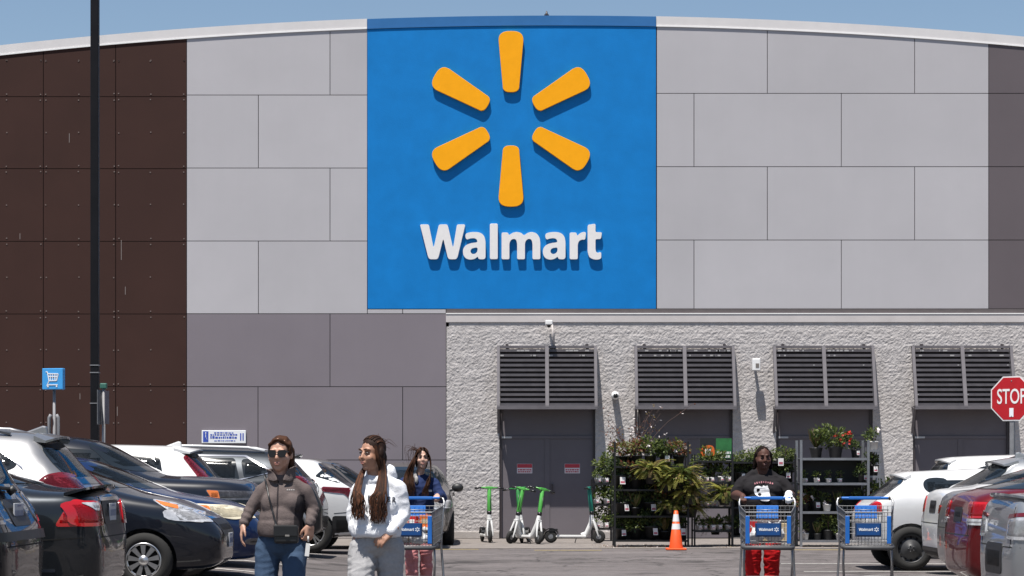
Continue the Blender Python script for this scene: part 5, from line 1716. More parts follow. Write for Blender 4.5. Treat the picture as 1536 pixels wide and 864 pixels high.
o = ky.build('phone_strap', M_WHITEP); o.location = Vector(p.location) + Vector((.205, -.115, .90)); tag(o, 'pale strap hanging from the right-hand fist of the woman in the fleece', 'strap')

# ---------------------------------------------------------------- woman in the white hoodie
p = person('young woman with long braids, white hoodie and pale grey sweatpants, looking to the left', XW(565, 16.0), 16.0)
b = MB(); hc = Vector((-.035, -.01, 1.527))
YAW2 = R(-42)
T, q = head_prims(b, hc, YAW2, R(0), 1.0, 1.06)
b.capsule((0, .02, 1.30), (-.025, .012, 1.45), .060, .052)
b.ell((0, .02, 1.16), (.15, .10, .2)); b.ell((0, .02, .93), (.16, .12, .14)); b.capsule((-.10, .02, 1.24), (.10, .02, 1.24), .05, .05)
A1 = ((-.122, .03, 1.262), (-.160, .04, 1.09), (-.150, .0, 1.0)); A2 = ((.145, .02, 1.275), (.182, .03, 1.10), (.115, -.125, 1.00))
for a in (A1, A2): b.capsule(a[0], a[1], .042, .034); b.capsule(a[1], a[2], .031, .027)
hand_prims(b, A1[2], (-.05, -.1, -1), (1, 0, 0), 1, .5, .95)
hand_prims(b, (.118, -.135, .99), (-.72, -.25, -.55), (.1, .9, -.5), -1, .45, 1.0, .22)
LG = (((-.095, .01, .86), (-.115, -.14, .50), (-.12, -.13, .09)), ((.09, .01, .86), (.10, .02, .48), (.10, .12, .09)))
for (h_, kn, an) in LG: b.capsule(h_, kn, .085, .055); b.capsule(kn, an, .052, .036)
blob('body', b, M_SK2, p, .007, 4)
face_parts(p, T, q, 1.0, M_LIP1, M_HAIR1)
br = MB(); br.lathe([(.034, -.01), (.037, 0), (.034, .01)], 14); o = br.build('bracelet', M_CHROME, p); o.location = (.128, -.118, 1.005); o.rotation_euler = (R(30), R(45), 0)
j = MB()
j.ell((.0, .02, 1.15), (.172, .138, .19)); j.ell((0, .0, 1.06), (.176, .155, .15)); j.lathe([(.1, .935), (.164, .94), (.174, .965), (.170, 1.02), (.1, 1.05)], 24, (0, .005, 0))
j.capsule((-.115, .02, 1.262), (-.03, .02, 1.335), .06, .06); j.capsule((.135, .02, 1.275), (.03, .02, 1.35), .062, .062); j.ell((0, .02, 1.34), (.10, .08, .055))
for s in (-1, 1): j.ell((s * .075, -.062, 1.155), (.08, .062, .085))
for a in (A1, A2): j.capsule(a[0], a[1], .068, .062); j.capsule(a[1], a[2], .062, .050); j.capsule(a[2], Vector(a[2]) + (Vector(a[2]) - Vector(a[1])).normalized() * .02, .045, .042)
j.ell((.02, .085, 1.375), (.125, .065, .075), (R(20), 0, 0)); j.ell((.088, .045, 1.395), (.05, .06, .062))
hd = blob('hoodie', j, M_HOODIE, p, .007, 12, wrinkles(3, .007, .8))
tree = bvh_of(hd)
for txt, x, z, sz in (('B', -.045, 1.215, .052), ('E', .092, 1.207, .052), ('R', .126, 1.203, .052), ('I', -.062, 1.135, .05), ('D', -.018, 1.135, .05), ('C', .0, 1.06, .06)):
    wrap_front('print', text_mesh(txt, sz, .004, M_TXT, 'print', bold=.0012, sx=.85), hd, tree, x, z, off=.010)
t = MB(); t.ell((0, .02, .90), (.185, .145, .12))
for (h_, kn, an) in LG: t.capsule(h_, kn, .106, .088); t.capsule(kn, an, .088, .066)
blob('sweatpants', t, M_SWEATS, p, .008, 4, wrinkles(4, .008, 1.8))
shoes(p, [(-.12, -.16, 0), (.10, .08, 0)], M_SHOEW)
h = MB(); h.ell(T((0, .026, .046)), (.080, .094, .084), (R(-12), 0, YAW2), 18, 12); h.ell(T((.06, .03, .0)), (.03, .05, .06)); h.ell(T((0, .07, -.03)), (.060, .045, .08))
hr = blob('hair', h, [M_HAIR1, M_HAIR1B], p, .007, 3)
s_ = MB()
def corn(rr, i):                                         # braids running back over the head
    u = -.066 + .0165 * i; s = math.sqrt(max(.05, 1 - (u / .078) ** 2))
    pts = []
    for k in range(9):
        a = R(48 + 105 * k / 8)
        pts.append(T((u * 1.02, .022 - .096 * s * math.cos(a), .040 + .090 * s * math.sin(a))))
    return pts, .0075
strands(s_, corn, 9, 11, 2)
def front_left(rr, i):
    a = rr.uniform(-1, 1)
    p0 = T((-.052 + rr.uniform(-.006, .006), .055 + .02 * a, -.04)); w = .012
    pts = [T((-.050, .04 + .03 * a, .06)), p0, (-.095 + .016 * a, -.035, 1.405), (-.128 + .028 * a, -.150, 1.27)]
    for z in (1.20, 1.14, 1.08):
        pts.append((-.122 + .036 * a + .012 * math.sin(z * 60 + i) + rr.uniform(-w, w), -.19 - .01 * rr.random() + .02 * abs(a), z + rr.uniform(-.02, .02)))
    return pts, rr.uniform(.0035, .007)
def front_right(rr, i):
    a = rr.uniform(-1, 1)
    pts = [T((.072, -.02 + .02 * a, .06)), T((.080 + rr.uniform(-.008, .008), .0 + .03 * a, -.03)), (.045 + .025 * a, -.06, 1.40), (.038 + .04 * a, -.165, 1.27)]
    for z in (1.20, 1.13, 1.06):
        pts.append((.022 + .056 * a + .012 * math.sin(z * 55 + i * 2) + rr.uniform(-.012, .012), -.195 + .02 * abs(a), z + rr.uniform(-.025, .025)))
    return pts, rr.uniform(.0035, .007)
strands(s_, front_left, 70, 5); strands(s_, front_right, 90, 6)
def loose(rr, i):
    a = rr.uniform(0, 1); p0 = T((rr.uniform(-.06, .07), .03 + .06 * a, .10 - .05 * a))
    return [p0, p0 + Vector((rr.uniform(-.02, .05), .0, rr.uniform(.0, .04))), p0 + Vector((rr.uniform(-.01, .10), .0, rr.uniform(-.04, .05)))], .0016
strands(s_, loose, 26, 8)
s_.build('braids', [M_HAIR1, M_HAIR1B, M_HAIR1C], hr, fixn=False)

# ---------------------------------------------------------------- woman in the navy jacket pushing the loaded trolley
M_TAUPEC = mat('pale_scarf', (.33, .31, .30), .9)
p = person('woman with windblown long hair, navy jacket and pink trousers pushing the loaded trolley', -1.07, 25.98)
b = MB(); hc = Vector((.04, -.03, 1.555))
T, q = head_prims(b, hc, R(8), R(-4), 1.02, .95)
b.capsule((0, .02, 1.32), (.035, -.01, 1.47), .052, .046)
b.ell((0, .02, 1.16), (.14, .10, .2)); b.ell((0, .02, .93), (.15, .12, .14)); b.capsule((-.12, .02, 1.27), (.12, .02, 1.27), .05, .05)
A1 = ((-.165, .02, 1.27), (-.25, -.05, 1.09), (-.20, -.42, 1.125)); A2 = ((.17, .02, 1.27), (.265, -.05, 1.10), (.225, -.40, 1.135))
for a in (A1, A2): b.capsule(a[0], a[1], .042, .038); b.capsule(a[1], a[2], .038, .026)
for a in (A1, A2): hand_prims(b, a[2], (0, -.9, -.12), (0, -.1, -1), (1 if a is A1 else -1), 1.15, .92)
LG = (((-.085, .01, .86), (-.078, -.10, .48), (-.072, -.05, .09)), ((.085, .01, .86), (.085, -.02, .48), (.085, .10, .09)))
for (h_, kn, an) in LG: b.capsule(h_, kn, .08, .052); b.capsule(kn, an, .05, .034)
blob('body', b, M_SK3, p, .008, 4)
face_parts(p, T, q, 1.02, M_LIP1, M_HAIR1, eye_scale=1.2)
j = MB()
j.ell((.0, .02, 1.20), (.19, .13, .18)); j.ell((0, .02, 1.05), (.18, .14, .16)); j.ell((0, .02, .95), (.185, .14, .10)); j.capsule((-.14, .02, 1.28), (0, .02, 1.35), .06, .06); j.capsule((.14, .02, 1.28), (0, .02, 1.35), .06, .06)
for a in (A1, A2): j.capsule(a[0], a[1], .068, .062); j.capsule(a[1], lerp(Vector(a[1]), Vector(a[2]), .86), .062, .048)
jk = blob('jacket', j, M_NAVYJ, p, .008, 5, wrinkles(5, .010, .9))
tree = bvh_of(jk)
e_ = MB(); e_.box((.135, 0, 1.185), (.04, .003, .022)); wrap_front('chest_patch', e_.mesh('chest_patch', M_WHITEP), jk, tree, 0, 0)
sc_ = MB(); sc_.ell((-.045, -.075, 1.36), (.032, .03, .045)); sc_.ell((-.02, -.10, 1.31), (.022, .02, .045)); blob('scarf', sc_, M_TAUPEC, p, .008, 3, wrinkles(9, .006))
t = MB(); t.ell((0, .02, .90), (.175, .14, .12))
for (h_, kn, an) in LG: t.capsule(h_, kn, .095, .078); t.capsule(kn, an, .076, .070)
blob('trousers', t, M_PINK, p, .008, 4, wrinkles(6, .012, 1.5))
shoes(p, [(-.072, -.09, 0), (.085, .06, 0)], M_SHOEW)
h = MB(); h.ell(T((0, .024, .040)), (.082, .096, .090), (R(-8), 0, R(8)), 18, 12); h.ell(T((0, .06, -.04)), (.075, .05, .10))
hr = blob('hair', h, [M_HAIR1, M_HAIR1B], p, .008, 3)
s_ = MB()
def long3(rr, i):
    sd = -1 if i % 5 < 3 else 1; a = rr.uniform(-1, 1)
    p0 = T((sd * .02, -.05 + .03 * a, .115)); p1 = T((sd * .080, -.015 + .04 * a, .03))
    bl = -.05 * rr.random() if sd < 0 else .01
    return [p0, p1, T((sd * .085 + bl, -.02 + .05 * a, -.06)), (sd * .09 + .03 + bl * 1.8, -.06 + .05 * a, 1.38), (sd * .07 + .01 + bl * 2.4 + rr.uniform(-.02, .03), -.13 + .03 * a, 1.26), (sd * .05 + .01 + bl * 2.0 + rr.uniform(-.04, .04), -.15, 1.14 + rr.uniform(-.05, .07))], rr.uniform(.0035, .007)
strands(s_, long3, 130, 21)
def fringe(rr, i):
    u = rr.choice((-1, 1)) * rr.uniform(.012, .055)
    return [T((u * .4, -.03, .124)), T((u, -.082, .092)), T((u * 1.35, -.090, .050 + rr.uniform(-.01, .02)))], .0045
strands(s_, fringe, 14, 22)
def fly3(rr, i):
    p0 = T((rr.uniform(-.07, .04), rr.uniform(-.03, .06), .09))
    return [p0, p0 + Vector((-.05 * rr.random() - .02, 0, rr.uniform(.0, .05))), p0 + Vector((-.11 * rr.random() - .03, 0, rr.uniform(-.06, .06))), p0 + Vector((-.13 * rr.random() - .03, 0, rr.uniform(-.24, -.08)))], .002
strands(s_, fly3, 20, 23)
s_.build('long_hair', [M_HAIR1, M_HAIR1B, M_HAIR1B], hr, fixn=False)

# ---------------------------------------------------------------- shopper in the dark tee and red trousers
p = person('shopper in a black printed t-shirt and red trousers pushing a trolley', 2.87, 26.0)
b = MB(); hc = Vector((.01, -.03, 1.56))
T, q = head_prims(b, hc, R(6), R(3), 1.10, 1.28)
b.capsule((0, .02, 1.34), (.005, -.005, 1.47), .076, .070); b.ell((.005, -.05, 1.455), (.055, .045, .03))
b.ell((0, .02, 1.16), (.2, .14, .2)); b.ell((0, .02, .93), (.2, .15, .14)); b.capsule((-.15, .02, 1.27), (.15, .02, 1.27), .06, .06)
A1 = ((-.205, .02, 1.27), (-.305, -.02, 1.14), (-.265, -.40, 1.125)); A2 = ((.205, .02, 1.27), (.315, -.04, 1.14), (.245, -.42, 1.135))
for a in (A1, A2): b.capsule(a[0], a[1], .066, .062); b.capsule(a[1], a[2], .060, .036)
for a in (A1, A2): hand_prims(b, a[2], (0, -.9, -.12), (0, -.1, -1), (1 if a is A1 else -1), 1.15, 1.0)
LG = (((-.10, .01, .86), (-.108, -.05, .48), (-.112, .0, .09)), ((.10, .01, .86), (.108, -.03, .48), (.112, .04, .09)))
for (h_, kn, an) in LG: b.capsule(h_, kn, .10, .07); b.capsule(kn, an, .065, .045)
blob('body', b, M_SK4, p, .008, 4)
face_parts(p, T, q, 1.10, M_LIP4, M_HAIRK, eye_scale=.55, white=mat('eye_white_dim', (.09, .075, .07), .8, spec=.05))
h = MB(); h.ell(T((0, .026, .042)), (.084, .100, .092), (R(-10), 0, R(6)), 18, 12)
h.ell(T((0, .045, .015)), (.090, .085, .10)); h.ell(T((0, .06, -.06)), (.088, .05, .075))
for s in (-1, 1): h.capsule(T((s * .076, .01, .05)), T((s * .088, .035, -.10)), .020, .022)
blob('hair', h, M_HAIRK, p, .008, 3, lambda c: .003 * mnoise.noise(c * 60))
j = MB()
j.ell((.0, .01, 1.20), (.255, .18, .19)); j.ell((0, -.02, 1.05), (.255, .205, .18)); j.ell((0, .0, .93), (.245, .19, .12)); j.capsule((-.185, .02, 1.29), (-.04, .02, 1.395), .07, .062); j.capsule((.185, .02, 1.29), (.04, .02, 1.395), .07, .062)
for s in (-1, 1): j.ell((s * .11, -.10, 1.20), (.11, .075, .09))
for a in (A1, A2): j.capsule(a[0], lerp(Vector(a[0]), Vector(a[1]), .75), .092, .088)
js = blob('t_shirt', j, M_TEE, p, .008, 5, wrinkles(7, .010, .9))
tree = bvh_of(js)
g = MB()
def flat(u, v, k): return Vector((u, -.002 if k == 0 else .002, v))
outer = cut_corners([(-.03, -.10), (-.05, -.045), (-.085, -.03), (-.105, .01), (-.10, .055), (-.07, .078), (-.03, .075), (-.005, .06), (.0, .085), (.03, .07), (.055, .085), (.06, .05), (.075, .03), (.07, -.01), (.085, -.045), (.07, -.10)], .02, 2)
g.prism(outer, flat, [cut_corners([(-.07, .0), (-.075, .04), (-.05, .05), (-.03, .035), (-.045, .01)], .01, 2)])
wrap_front('shirt_print', g.mesh('shirt_print', mat('shirt_print_white', (.55, .55, .56), .8, var=.25, vscale=25)), js, tree, -.01, 1.165, off=.010)
g = MB()
for k in range(9):
    u = -.10 + .025 * k; g.box((u, 0, .02 - 1.6 * u * u), (.014, .003, .018 + .006 * (k % 2)), (0, u * 2.4, 0))
wrap_front('shirt_lettering', g.mesh('shirt_lettering', mat('shirt_print_red', (.30, .12, .14), .8)), js, tree, .0, 1.265, off=.010)
t = MB(); t.ell((0, .02, .88), (.215, .17, .13))
for (h_, kn, an) in LG: t.capsule(h_, kn, .122, .098); t.capsule(kn, an, .098, .080)
blob('trousers', t, M_REDT, p, .008, 4, wrinkles(8, .010, 1.5))
shoes(p, [(-.125, -.04, 0), (.125, .0, 0)], M_SHOE)
gl = MB(); hand_prims(gl, (.245, -.425, 1.138), (0, -.9, -.12), (0, -.1, -1), -1, 1.1, 1.18)
gl.capsule((.262, -.36, 1.15), (.247, -.42, 1.138), .046, .04)
blob('glove', gl, M_GLOVE, p, .007, 2)
# ================================================================ plant racks in front of the shop
M_POTB = mat('black_pot', (0.010, 0.010, 0.011), 0.55, var=0.2)
M_POTW = mat('white_pot', (0.55, 0.53, 0.52), 0.5, var=0.12)
M_POTR = mat('red_pot', (0.45, 0.03, 0.03), 0.5, var=0.1)
M_TAGW = mat('white_tag', (0.68, 0.66, 0.66), 0.5)
M_TAGP = mat('tag_print', (0.40, 0.10, 0.14), 0.5)
M_RACKB = mat('black_rack_metal', (0.012, 0.012, 0.013), 0.5, 0.3)
M_RACKG = mat('grey_rack_metal', (0.24, 0.245, 0.26), 0.4, 0.6, var=0.15)
M_LEAF = [mat('leaf_green', (0.085, 0.115, 0.028), 0.55, var=0.4, vscale=20, leafy=0.35), mat('leaf_dark', (0.03, 0.05, 0.016), 0.55, var=0.4, vscale=20, leafy=0.35),
          mat('leaf_lime', (0.125, 0.155, 0.035), 0.55, var=0.35, vscale=20, leafy=0.35), mat('leaf_red', (0.13, 0.042, 0.020), 0.6, var=0.4, vscale=20, leafy=0.35),
          mat('leaf_tan', (0.20, 0.15, 0.065), 0.6, var=0.35, vscale=20, leafy=0.35)]
M_FLR = mat('red_petals', (0.50, 0.035, 0.02), 0.6, var=0.2)
M_FLW = mat('white_petals', (0.62, 0.56, 0.55), 0.6, var=0.2)
M_TWIG = mat('dry_twig', (0.10, 0.06, 0.05), 0.8, var=0.3)
M_FROND = mat('fern_frond', (0.34, 0.33, 0.085), 0.6, var=0.35, vscale=20, leafy=0.4)
FM = M_LEAF + [M_FLR, M_FLW, M_TWIG, M_FROND]

def leaf(mb, p, d, n, L, w, mi):
    d = Vector(d).normalized(); s = d.cross(Vector(n))
    if s.length < 1e-4: s = d.orthogonal()
    s.normalize(); u = s.cross(d)
    p = Vector(p); m = p + d * L * .5 + u * L * .10; e = p + d * L
    mb.add([p, m + s * w * .5, e, m - s * w * .5], [(0, 1, 2), (0, 2, 3)], mi)
def rv(r): return Vector((r.gauss(0, 1), r.gauss(0, 1), r.gauss(0, 1))).normalized()
def bush(mb, c, rad, n, r, pal, L=.06, w=.035, flowers=0, fl=5):
    c = Vector(c)
    for k in range(max(3, n // 40)):
        d = rv(r); d.z = abs(d.z); mb.tube([c - Vector((0, 0, rad[2])), c + Vector((d.x * rad[0], d.y * rad[1], d.z * rad[2])) * .8], [.006, .003], 4, 7, False)
    lob = [c + Vector((rv(r).x * rad[0] * .6, rv(r).y * rad[1] * .6, rv(r).z * rad[2] * .55)) for _ in range(7)]
    for i in range(n):
        b = r.choice(lob); d = rv(r)
        p = b + Vector((d.x * rad[0], d.y * rad[1], d.z * rad[2])) * (.6 * r.random() ** .4)
        o = (p - c); o.z += .02
        leaf(mb, p, (o.normalized() + rv(r) * .7), rv(r), L * r.uniform(.7, 1.3), w * r.uniform(.7, 1.2), r.choice(pal))
    for i in range(flowers):
        d = rv(r); d.y = -abs(d.y)
        p = c + Vector((d.x * rad[0], d.y * rad[1], d.z * rad[2])) * r.uniform(.8, 1.05)
        for q in range(5): leaf(mb, p, rv(r), rv(r), .05, .045, fl)
def fern(mb, c, R_, n, r, pal, droop=.75):
    c = Vector(c)
    for i in range(n):
        a = r.uniform(0, 2 * math.pi); l = R_ * r.uniform(.7, 1.15); up = r.uniform(.2, 1.35)
        h = Vector((math.cos(a), math.sin(a), 0)); m = r.choice(pal); pts = []
        for k in range(9):
            t = k / 8; pts.append(c + h * l * t + Vector((0, 0, l * (up * t - droop * t * t))))
        mb.tube(pts, [.005 * (1 - .8 * k / 8) for k in range(9)], 4, m, False)
        for k in range(1, 9):
            d = (pts[k] - pts[k - 1]).normalized(); s = d.cross(Vector((0, 0, 1))).normalized()
            for sg in (-1, 1):
                for f in (0, .25, .5, .75):
                    leaf(mb, pts[k - 1].lerp(pts[k], f), s * sg + d * .5, Vector((0, 0, 1)), .055 * (1 - .75 * abs(k / 8 - .35)), .012, m)
def pot(o, r0, r1, h, m):
    mb = MB(); mb.lathe([(.001, .002), (r0, .002), (r1, h - .02), (r1 * 1.07, h - .02), (r1 * 1.07, h), (r1 * .9, h), (r1 * .88, h - .02), (.001, h - .02)], 14); return mb.build('pot', m, o)
def ptag(o, y, z, w=.07, h=.09, dx=0.0):
    mb = MB(); mb.box((dx, y, z), (w, .004, h), (R(-8), 0, 0)); t = mb.build('plant_tag', M_TAGW, o)
    mb = MB(); mb.box((dx, y - .004, z - h * .22), (w * .8, .003, h * .3), (R(-8), 0, 0)); mb.build('tag_print', M_TAGP, t)
def proto(kind, seed):
    r = random.Random(seed); o = thing('potted_plant', 'x', 'potted plant'); mb = MB()
    if kind == 'bushy': pot(o, .07, .095, .17, M_POTB); bush(mb, (0, 0, .31), (.19, .16, .17), 330, r, [0, 0, 1, 2, 2])
    elif kind == 'dark': pot(o, .08, .105, .2, M_POTB); bush(mb, (0, 0, .30), (.18, .15, .14), 280, r, [1, 1, 0]); ptag(o, -.115, .12, .075, .10, .01)
    elif kind == 'red': pot(o, .07, .095, .17, M_POTB); bush(mb, (0, 0, .29), (.2, .16, .15), 300, r, [3, 3, 0, 4, 2], flowers=3, fl=6)
    elif kind == 'fern': pot(o, .08, .11, .17, M_POTB); fern(mb, (0, 0, .18), .36, 95, r, [8, 8, 2, 0, 4, 8]); bush(mb, (0, 0, .22), (.2, .2, .12), 160, r, [0, 2, 4])
    elif kind == 'small': pot(o, .045, .055, .09, M_POTW); bush(mb, (0, 0, .16), (.075, .07, .08), 90, r, [0, 1, 2], L=.045, w=.03); ptag(o, -.062, .05, .05, .05)
    elif kind == 'white': pot(o, .06, .075, .13, M_POTW); bush(mb, (0, 0, .22), (.12, .10, .11), 140, r, [0, 1, 1, 2], flowers=1, fl=6)
    elif kind == 'grassy':
        pot(o, .06, .08, .13, M_POTB)
        for i in range(70):
            a = r.uniform(0, 6.28); d = Vector((math.cos(a) * r.uniform(.1, .6), math.sin(a) * r.uniform(.1, .6), 1)); leaf(mb, (0, 0, .11), d, rv(r), r.uniform(.15, .3), .016, r.choice([0, 2, 4]))
    elif kind == 'flower': pot(o, .10, .13, .2, M_POTB); bush(mb, (0, 0, .38), (.34, .2, .22), 420, r, [0, 0, 2, 1], L=.08, w=.05, flowers=0); bush(mb, (.12, -.05, .34), (.20, .15, .14), 60, r, [0, 2], flowers=9, fl=5)
    mb.build('foliage', FM, o, fixn=False)
    return o
PROTO = {}
def plant(kind, seed, label, x, y, z, rz, sc=1.0, group='potted plants on the racks'):
    key = (kind, seed)
    if key in PROTO: o = copy_tree(PROTO[key])
    else: o = PROTO[key] = proto(kind, seed)
    o['label'] = label; o['group'] = group
    o.location = (x, y, z); o.rotation_euler = (0, 0, rz); o.scale = (sc, sc, sc)
    return o
ORD = ['leftmost', 'second from left', 'third from left', 'fourth from left', 'fifth from left', 'sixth from left', 'seventh from left']
KD = {'bushy': 'green bushy plant in black pot', 'dark': 'dark leaved plant in black pot', 'red': 'reddish plant in black pot', 'fern': 'big arching fern', 'small': 'small plant in white pot',
      'white': 'leafy plant in white pot', 'grassy': 'grassy plant in dark pot', 'flower': 'large red flowering plant'}
YP = 42.3
def px(p, Y=YP): return XW(p, Y)
def pz(p, Y=YP): return ZW(p, Y)
def rack(name, label, x0, x1, yf, yb, z1, shelves, m, post=.035, mesh=True, lip=.035):
    t = thing(name, label, 'plant rack', ((x0 + x1) / 2, (yf + yb) / 2, .012), group='plant racks at the shop front')
    cx, cy = t.location.x, t.location.y
    for x in (x0, x1):
        for y in (yf, yb):
            p_ = MB(); p_.bb(x - cx - post / 2, x - cx + post / 2, y - cy - post / 2, y - cy + post / 2, 0, z1); p_.build('post', m, t)
    for z in shelves:
        s = MB(); a, b = x0 - cx + post / 2 + .002, x1 - cx - post / 2 - .002
        s.bb(a, b, yf - cy - .01, yf - cy + .01, z - lip, z); s.bb(a, b, yb - cy - .01, yb - cy + .01, z - lip, z)
        s.bb(a, b, yf - cy + .011, yb - cy - .011, z - .018, z - .008)
        s.build('shelf', m, t)
    return t
def row(rackname, shelfname, kinds, x0, x1, y, z, seed, sc=1.0):
    n = len(kinds); r = random.Random(seed)
    for i, k in enumerate(kinds):
        if not k: continue
        x = lerp(x0, x1, (i + .5) / n)
        plant(k, r.randrange(3) if k != 'flower' else 0, '%s, %s, %s, %s' % (KD[k], ORD[i], shelfname, rackname), x + r.uniform(-.02, .02), y + r.uniform(-.05, .05), z + .012, r.uniform(0, .6), sc * r.uniform(.88, 1.1))
# black rack, left
ra0, ra1 = px(921), px(1030)
rack('plant_rack', 'tall black metal plant rack behind the traffic cone', ra0, ra1, 41.95, 42.6, 1.95, (.13, .58, 1.07, 1.50), M_RACKB)
row('black rack', 'top shelf', ['red', 'red', 'bushy', 'dark', 'red'], ra0, ra1, 42.2, 1.50, 1, 1.2)
row('black rack', 'second shelf', ['dark', 'red', 'grassy', 'bushy', 'grassy'], ra0, ra1, 42.15, 1.07, 2, 1.25)
row('black rack', 'third shelf', ['dark', 'grassy', 'dark', 'red', 'dark'], ra0, ra1, 42.15, .58, 3, 1.25)
row('black rack', 'bottom shelf', ['dark', 'bushy', 'dark', 'grassy', 'dark'], ra0, ra1, 42.15, .13, 4, 1.2)
bk = MB(); bk.bb(ra0 + .03, ra1 - .03, 42.5, 42.52, .14, 1.5); tag(bk.build('rack_shade_sheet', M_POTB), 'added black sheet standing in for the shade behind the black plant rack', 'sheet')  # added sheet: its black stands for the shaded depth of the rack
plant('fern', 0, 'yellowish fern spilling from the middle of the black rack, left one', px(975), 41.9, 1.18, 0, 1.15)
plant('fern', 1, 'yellowish fern at the right end of the black rack, above the cone', px(1020), 41.85, 1.08, .5, 1.25)
plant('fern', 2, 'shaggy fern hanging at the right end of the black rack, middle height', px(1032), 41.9, .80, 2.2, 1.1)
plant('fern', 0, 'small fern between the two large ones on the black rack', px(1000), 41.85, 1.02, 2.6, .95)
plant('fern', 1, 'loose fern growing out of the third shelf of the black rack', px(1003), 41.9, .62, 1.2, .8)
plant('fern', 2, 'low fern behind the traffic cone at the foot of the black rack', px(1036), 42.1, .55, .9, .95)
# dry shrub rising over the rack
ds = thing('dry_shrub', 'bare twiggy shrub with pinkish leaves rising above the black plant rack', 'shrub', (px(948), 42.45, 1.52))
mb = MB(); r = random.Random(3); pot(ds, .09, .11, .18, M_POTB)
for i in range(26):
    a = r.uniform(-1, 1); l = r.uniform(.4, 1.0); pts = [Vector((0, 0, .16))]
    if i == 0: a, l = 1.9, 1.0
    for k in range(1, 7):
        pts.append(pts[-1] + Vector((a * .1 + r.uniform(-.05, .05), r.uniform(-.04, .04), l / 6)))
    mb.tube(pts, [.008 * (1 - .1 * k) for k in range(7)], 4, 7, False)
    for k in range(2, 7):
        for q in range(3):
            if r.random() < .55: leaf(mb, pts[k] + rv(r) * .02, rv(r), rv(r), .055, .03, r.choice([3, 4, 6, 7]))
mb.build('branches', FM, ds, fixn=False)
# little rack left of it
rb0, rb1 = px(888, 45.6), px(917, 45.6)
rack('plant_rack', 'narrow dark plant rack beside the teal scooter', rb0, rb1, 45.5, 45.9, 1.24, (.26, .74, 1.16), M_RACKB, .025)
for zz, nm, sd in ((1.16, 'top shelf', 11), (.74, 'middle shelf', 12), (.26, 'bottom shelf', 13)):
    row('narrow dark rack', nm, ['small', 'small'], rb0, rb1, 45.55, zz, sd, 1.2)
    plant('bushy', sd % 3, 'green bushy plant at the back of the %s of the narrow dark rack' % nm, rb1 - .05, 45.7, zz + .012, .3, 1.3)
# middle rack with white pots
rc0, rc1 = px(1042), px(1098)
rack('plant_rack', 'low dark plant rack with rows of small white pots, left of the red-trousered shopper', rc0, rc1, 42.3, 42.9, 1.72, (.30, .74, 1.20, 1.60), M_RACKB, .03)
for zz, nm, sd in ((1.20, 'second shelf', 21), (.74, 'third shelf', 22), (.30, 'bottom shelf', 23)):
    row('low white-pot rack', nm, ['small'] * 5, rc0, rc1, 42.38, zz, sd, 1.1)
plant('bushy', 1, 'wide green plant behind the white pots on the second shelf', px(1066), 42.7, 1.21, .3, 1.4)
plant('fern', 0, 'bright green fern just left of the red-trousered shopper', px(1086), 42.2, .78, 1.9, 1.1)
plant('fern', 1, 'flat fern on the bottom shelf left of the red-trousered shopper', px(1075), 42.6, .22, 2.9, .9)
# printed board leaning on the rack
bd = thing('printed_board', 'black, orange and green advertising board standing on the low plant rack', 'sign board', (px(1077), 42.75, 1.62))
k = MB(); k.bb(-.30, .30, -.012, .012, 0, .42); k.build('board', mat('board_black', (.012, .012, .013), .45), bd)
k = MB(); k.bb(.0, .297, -.016, -.0125, .03, .415); k.build('green_field', mat('board_green', (.02, .13, .035), .5, var=.3, vscale=8), bd)
k = MB(); k.prism(cut_corners([(-.28, .06), (-.02, .06), (-.03, .25), (-.10, .29), (-.20, .28), (-.29, .22)], .04, 2), lambda u, v, q_: Vector((u, -.020 if q_ == 0 else -.0165, v))); k.build('orange_shape', mat('board_orange', (.62, .12, .015), .5), bd)
k = MB(); k.box((-.15, -.0225, .15), (.11, .004, .13)); k.build('pale_square', M_TAGW, bd)
k = MB()
for rr_ in range(2):
    u = .02
    while u < .26: w_ = random.uniform(.03, .06); k.bb(u, min(.28, u + w_), -.0225, -.0165, .12 - .07 * rr_, .165 - .07 * rr_); u += w_ + .012
k.build('white_print', M_TAGW, bd)
k = MB(); k.bb(-.31, .31, -.03, .02, -.03, -.002); k.build('price_rail', M_POTW, bd)
# dark rack behind the shopper
re0, re1 = px(1098), px(1192)
rack('plant_rack', 'black plant rack directly behind the red-trousered shopper', re0, re1, 42.2, 42.8, 1.72, (.2, .74, 1.20, 1.58), M_RACKB)
row('rack behind the shopper', 'top shelf', ['bushy', 'bushy', 'bushy', 'bushy'], re0, re1, 42.4, 1.46, 31, .82)
row('rack behind the shopper', 'second shelf', ['dark', 'dark', 'dark', 'dark'], re0, re1, 42.4, 1.20, 32)
row('rack behind the shopper', 'third shelf', ['dark', 'bushy', 'dark', 'dark'], re0, re1, 42.4, .74, 33)
row('rack behind the shopper', 'bottom shelf', ['dark', 'dark', 'dark', 'bushy'], re0, re1, 42.4, .2, 34)
bk = MB(); bk.bb(re0 + .03, re1 - .03, 42.72, 42.74, .2, 1.62); tag(bk.build('rack_shade_sheet', M_POTB), 'added black sheet standing in for shade in the rack behind the shopper', 'sheet')  # another added sheet, rack shade put in as black colour
k = MB(); k.box((0, 0, 0), (.10, .004, .14)); k.box((0, -.004, -.02), (.07, .003, .04), mi=1)
o = k.build('hanging_card', [M_TAGW, M_TAGP]); o.location = (px(1170), 42.16, pz(693)); tag(o, 'white card hanging on the black rack right of the shopper\'s head', 'card')
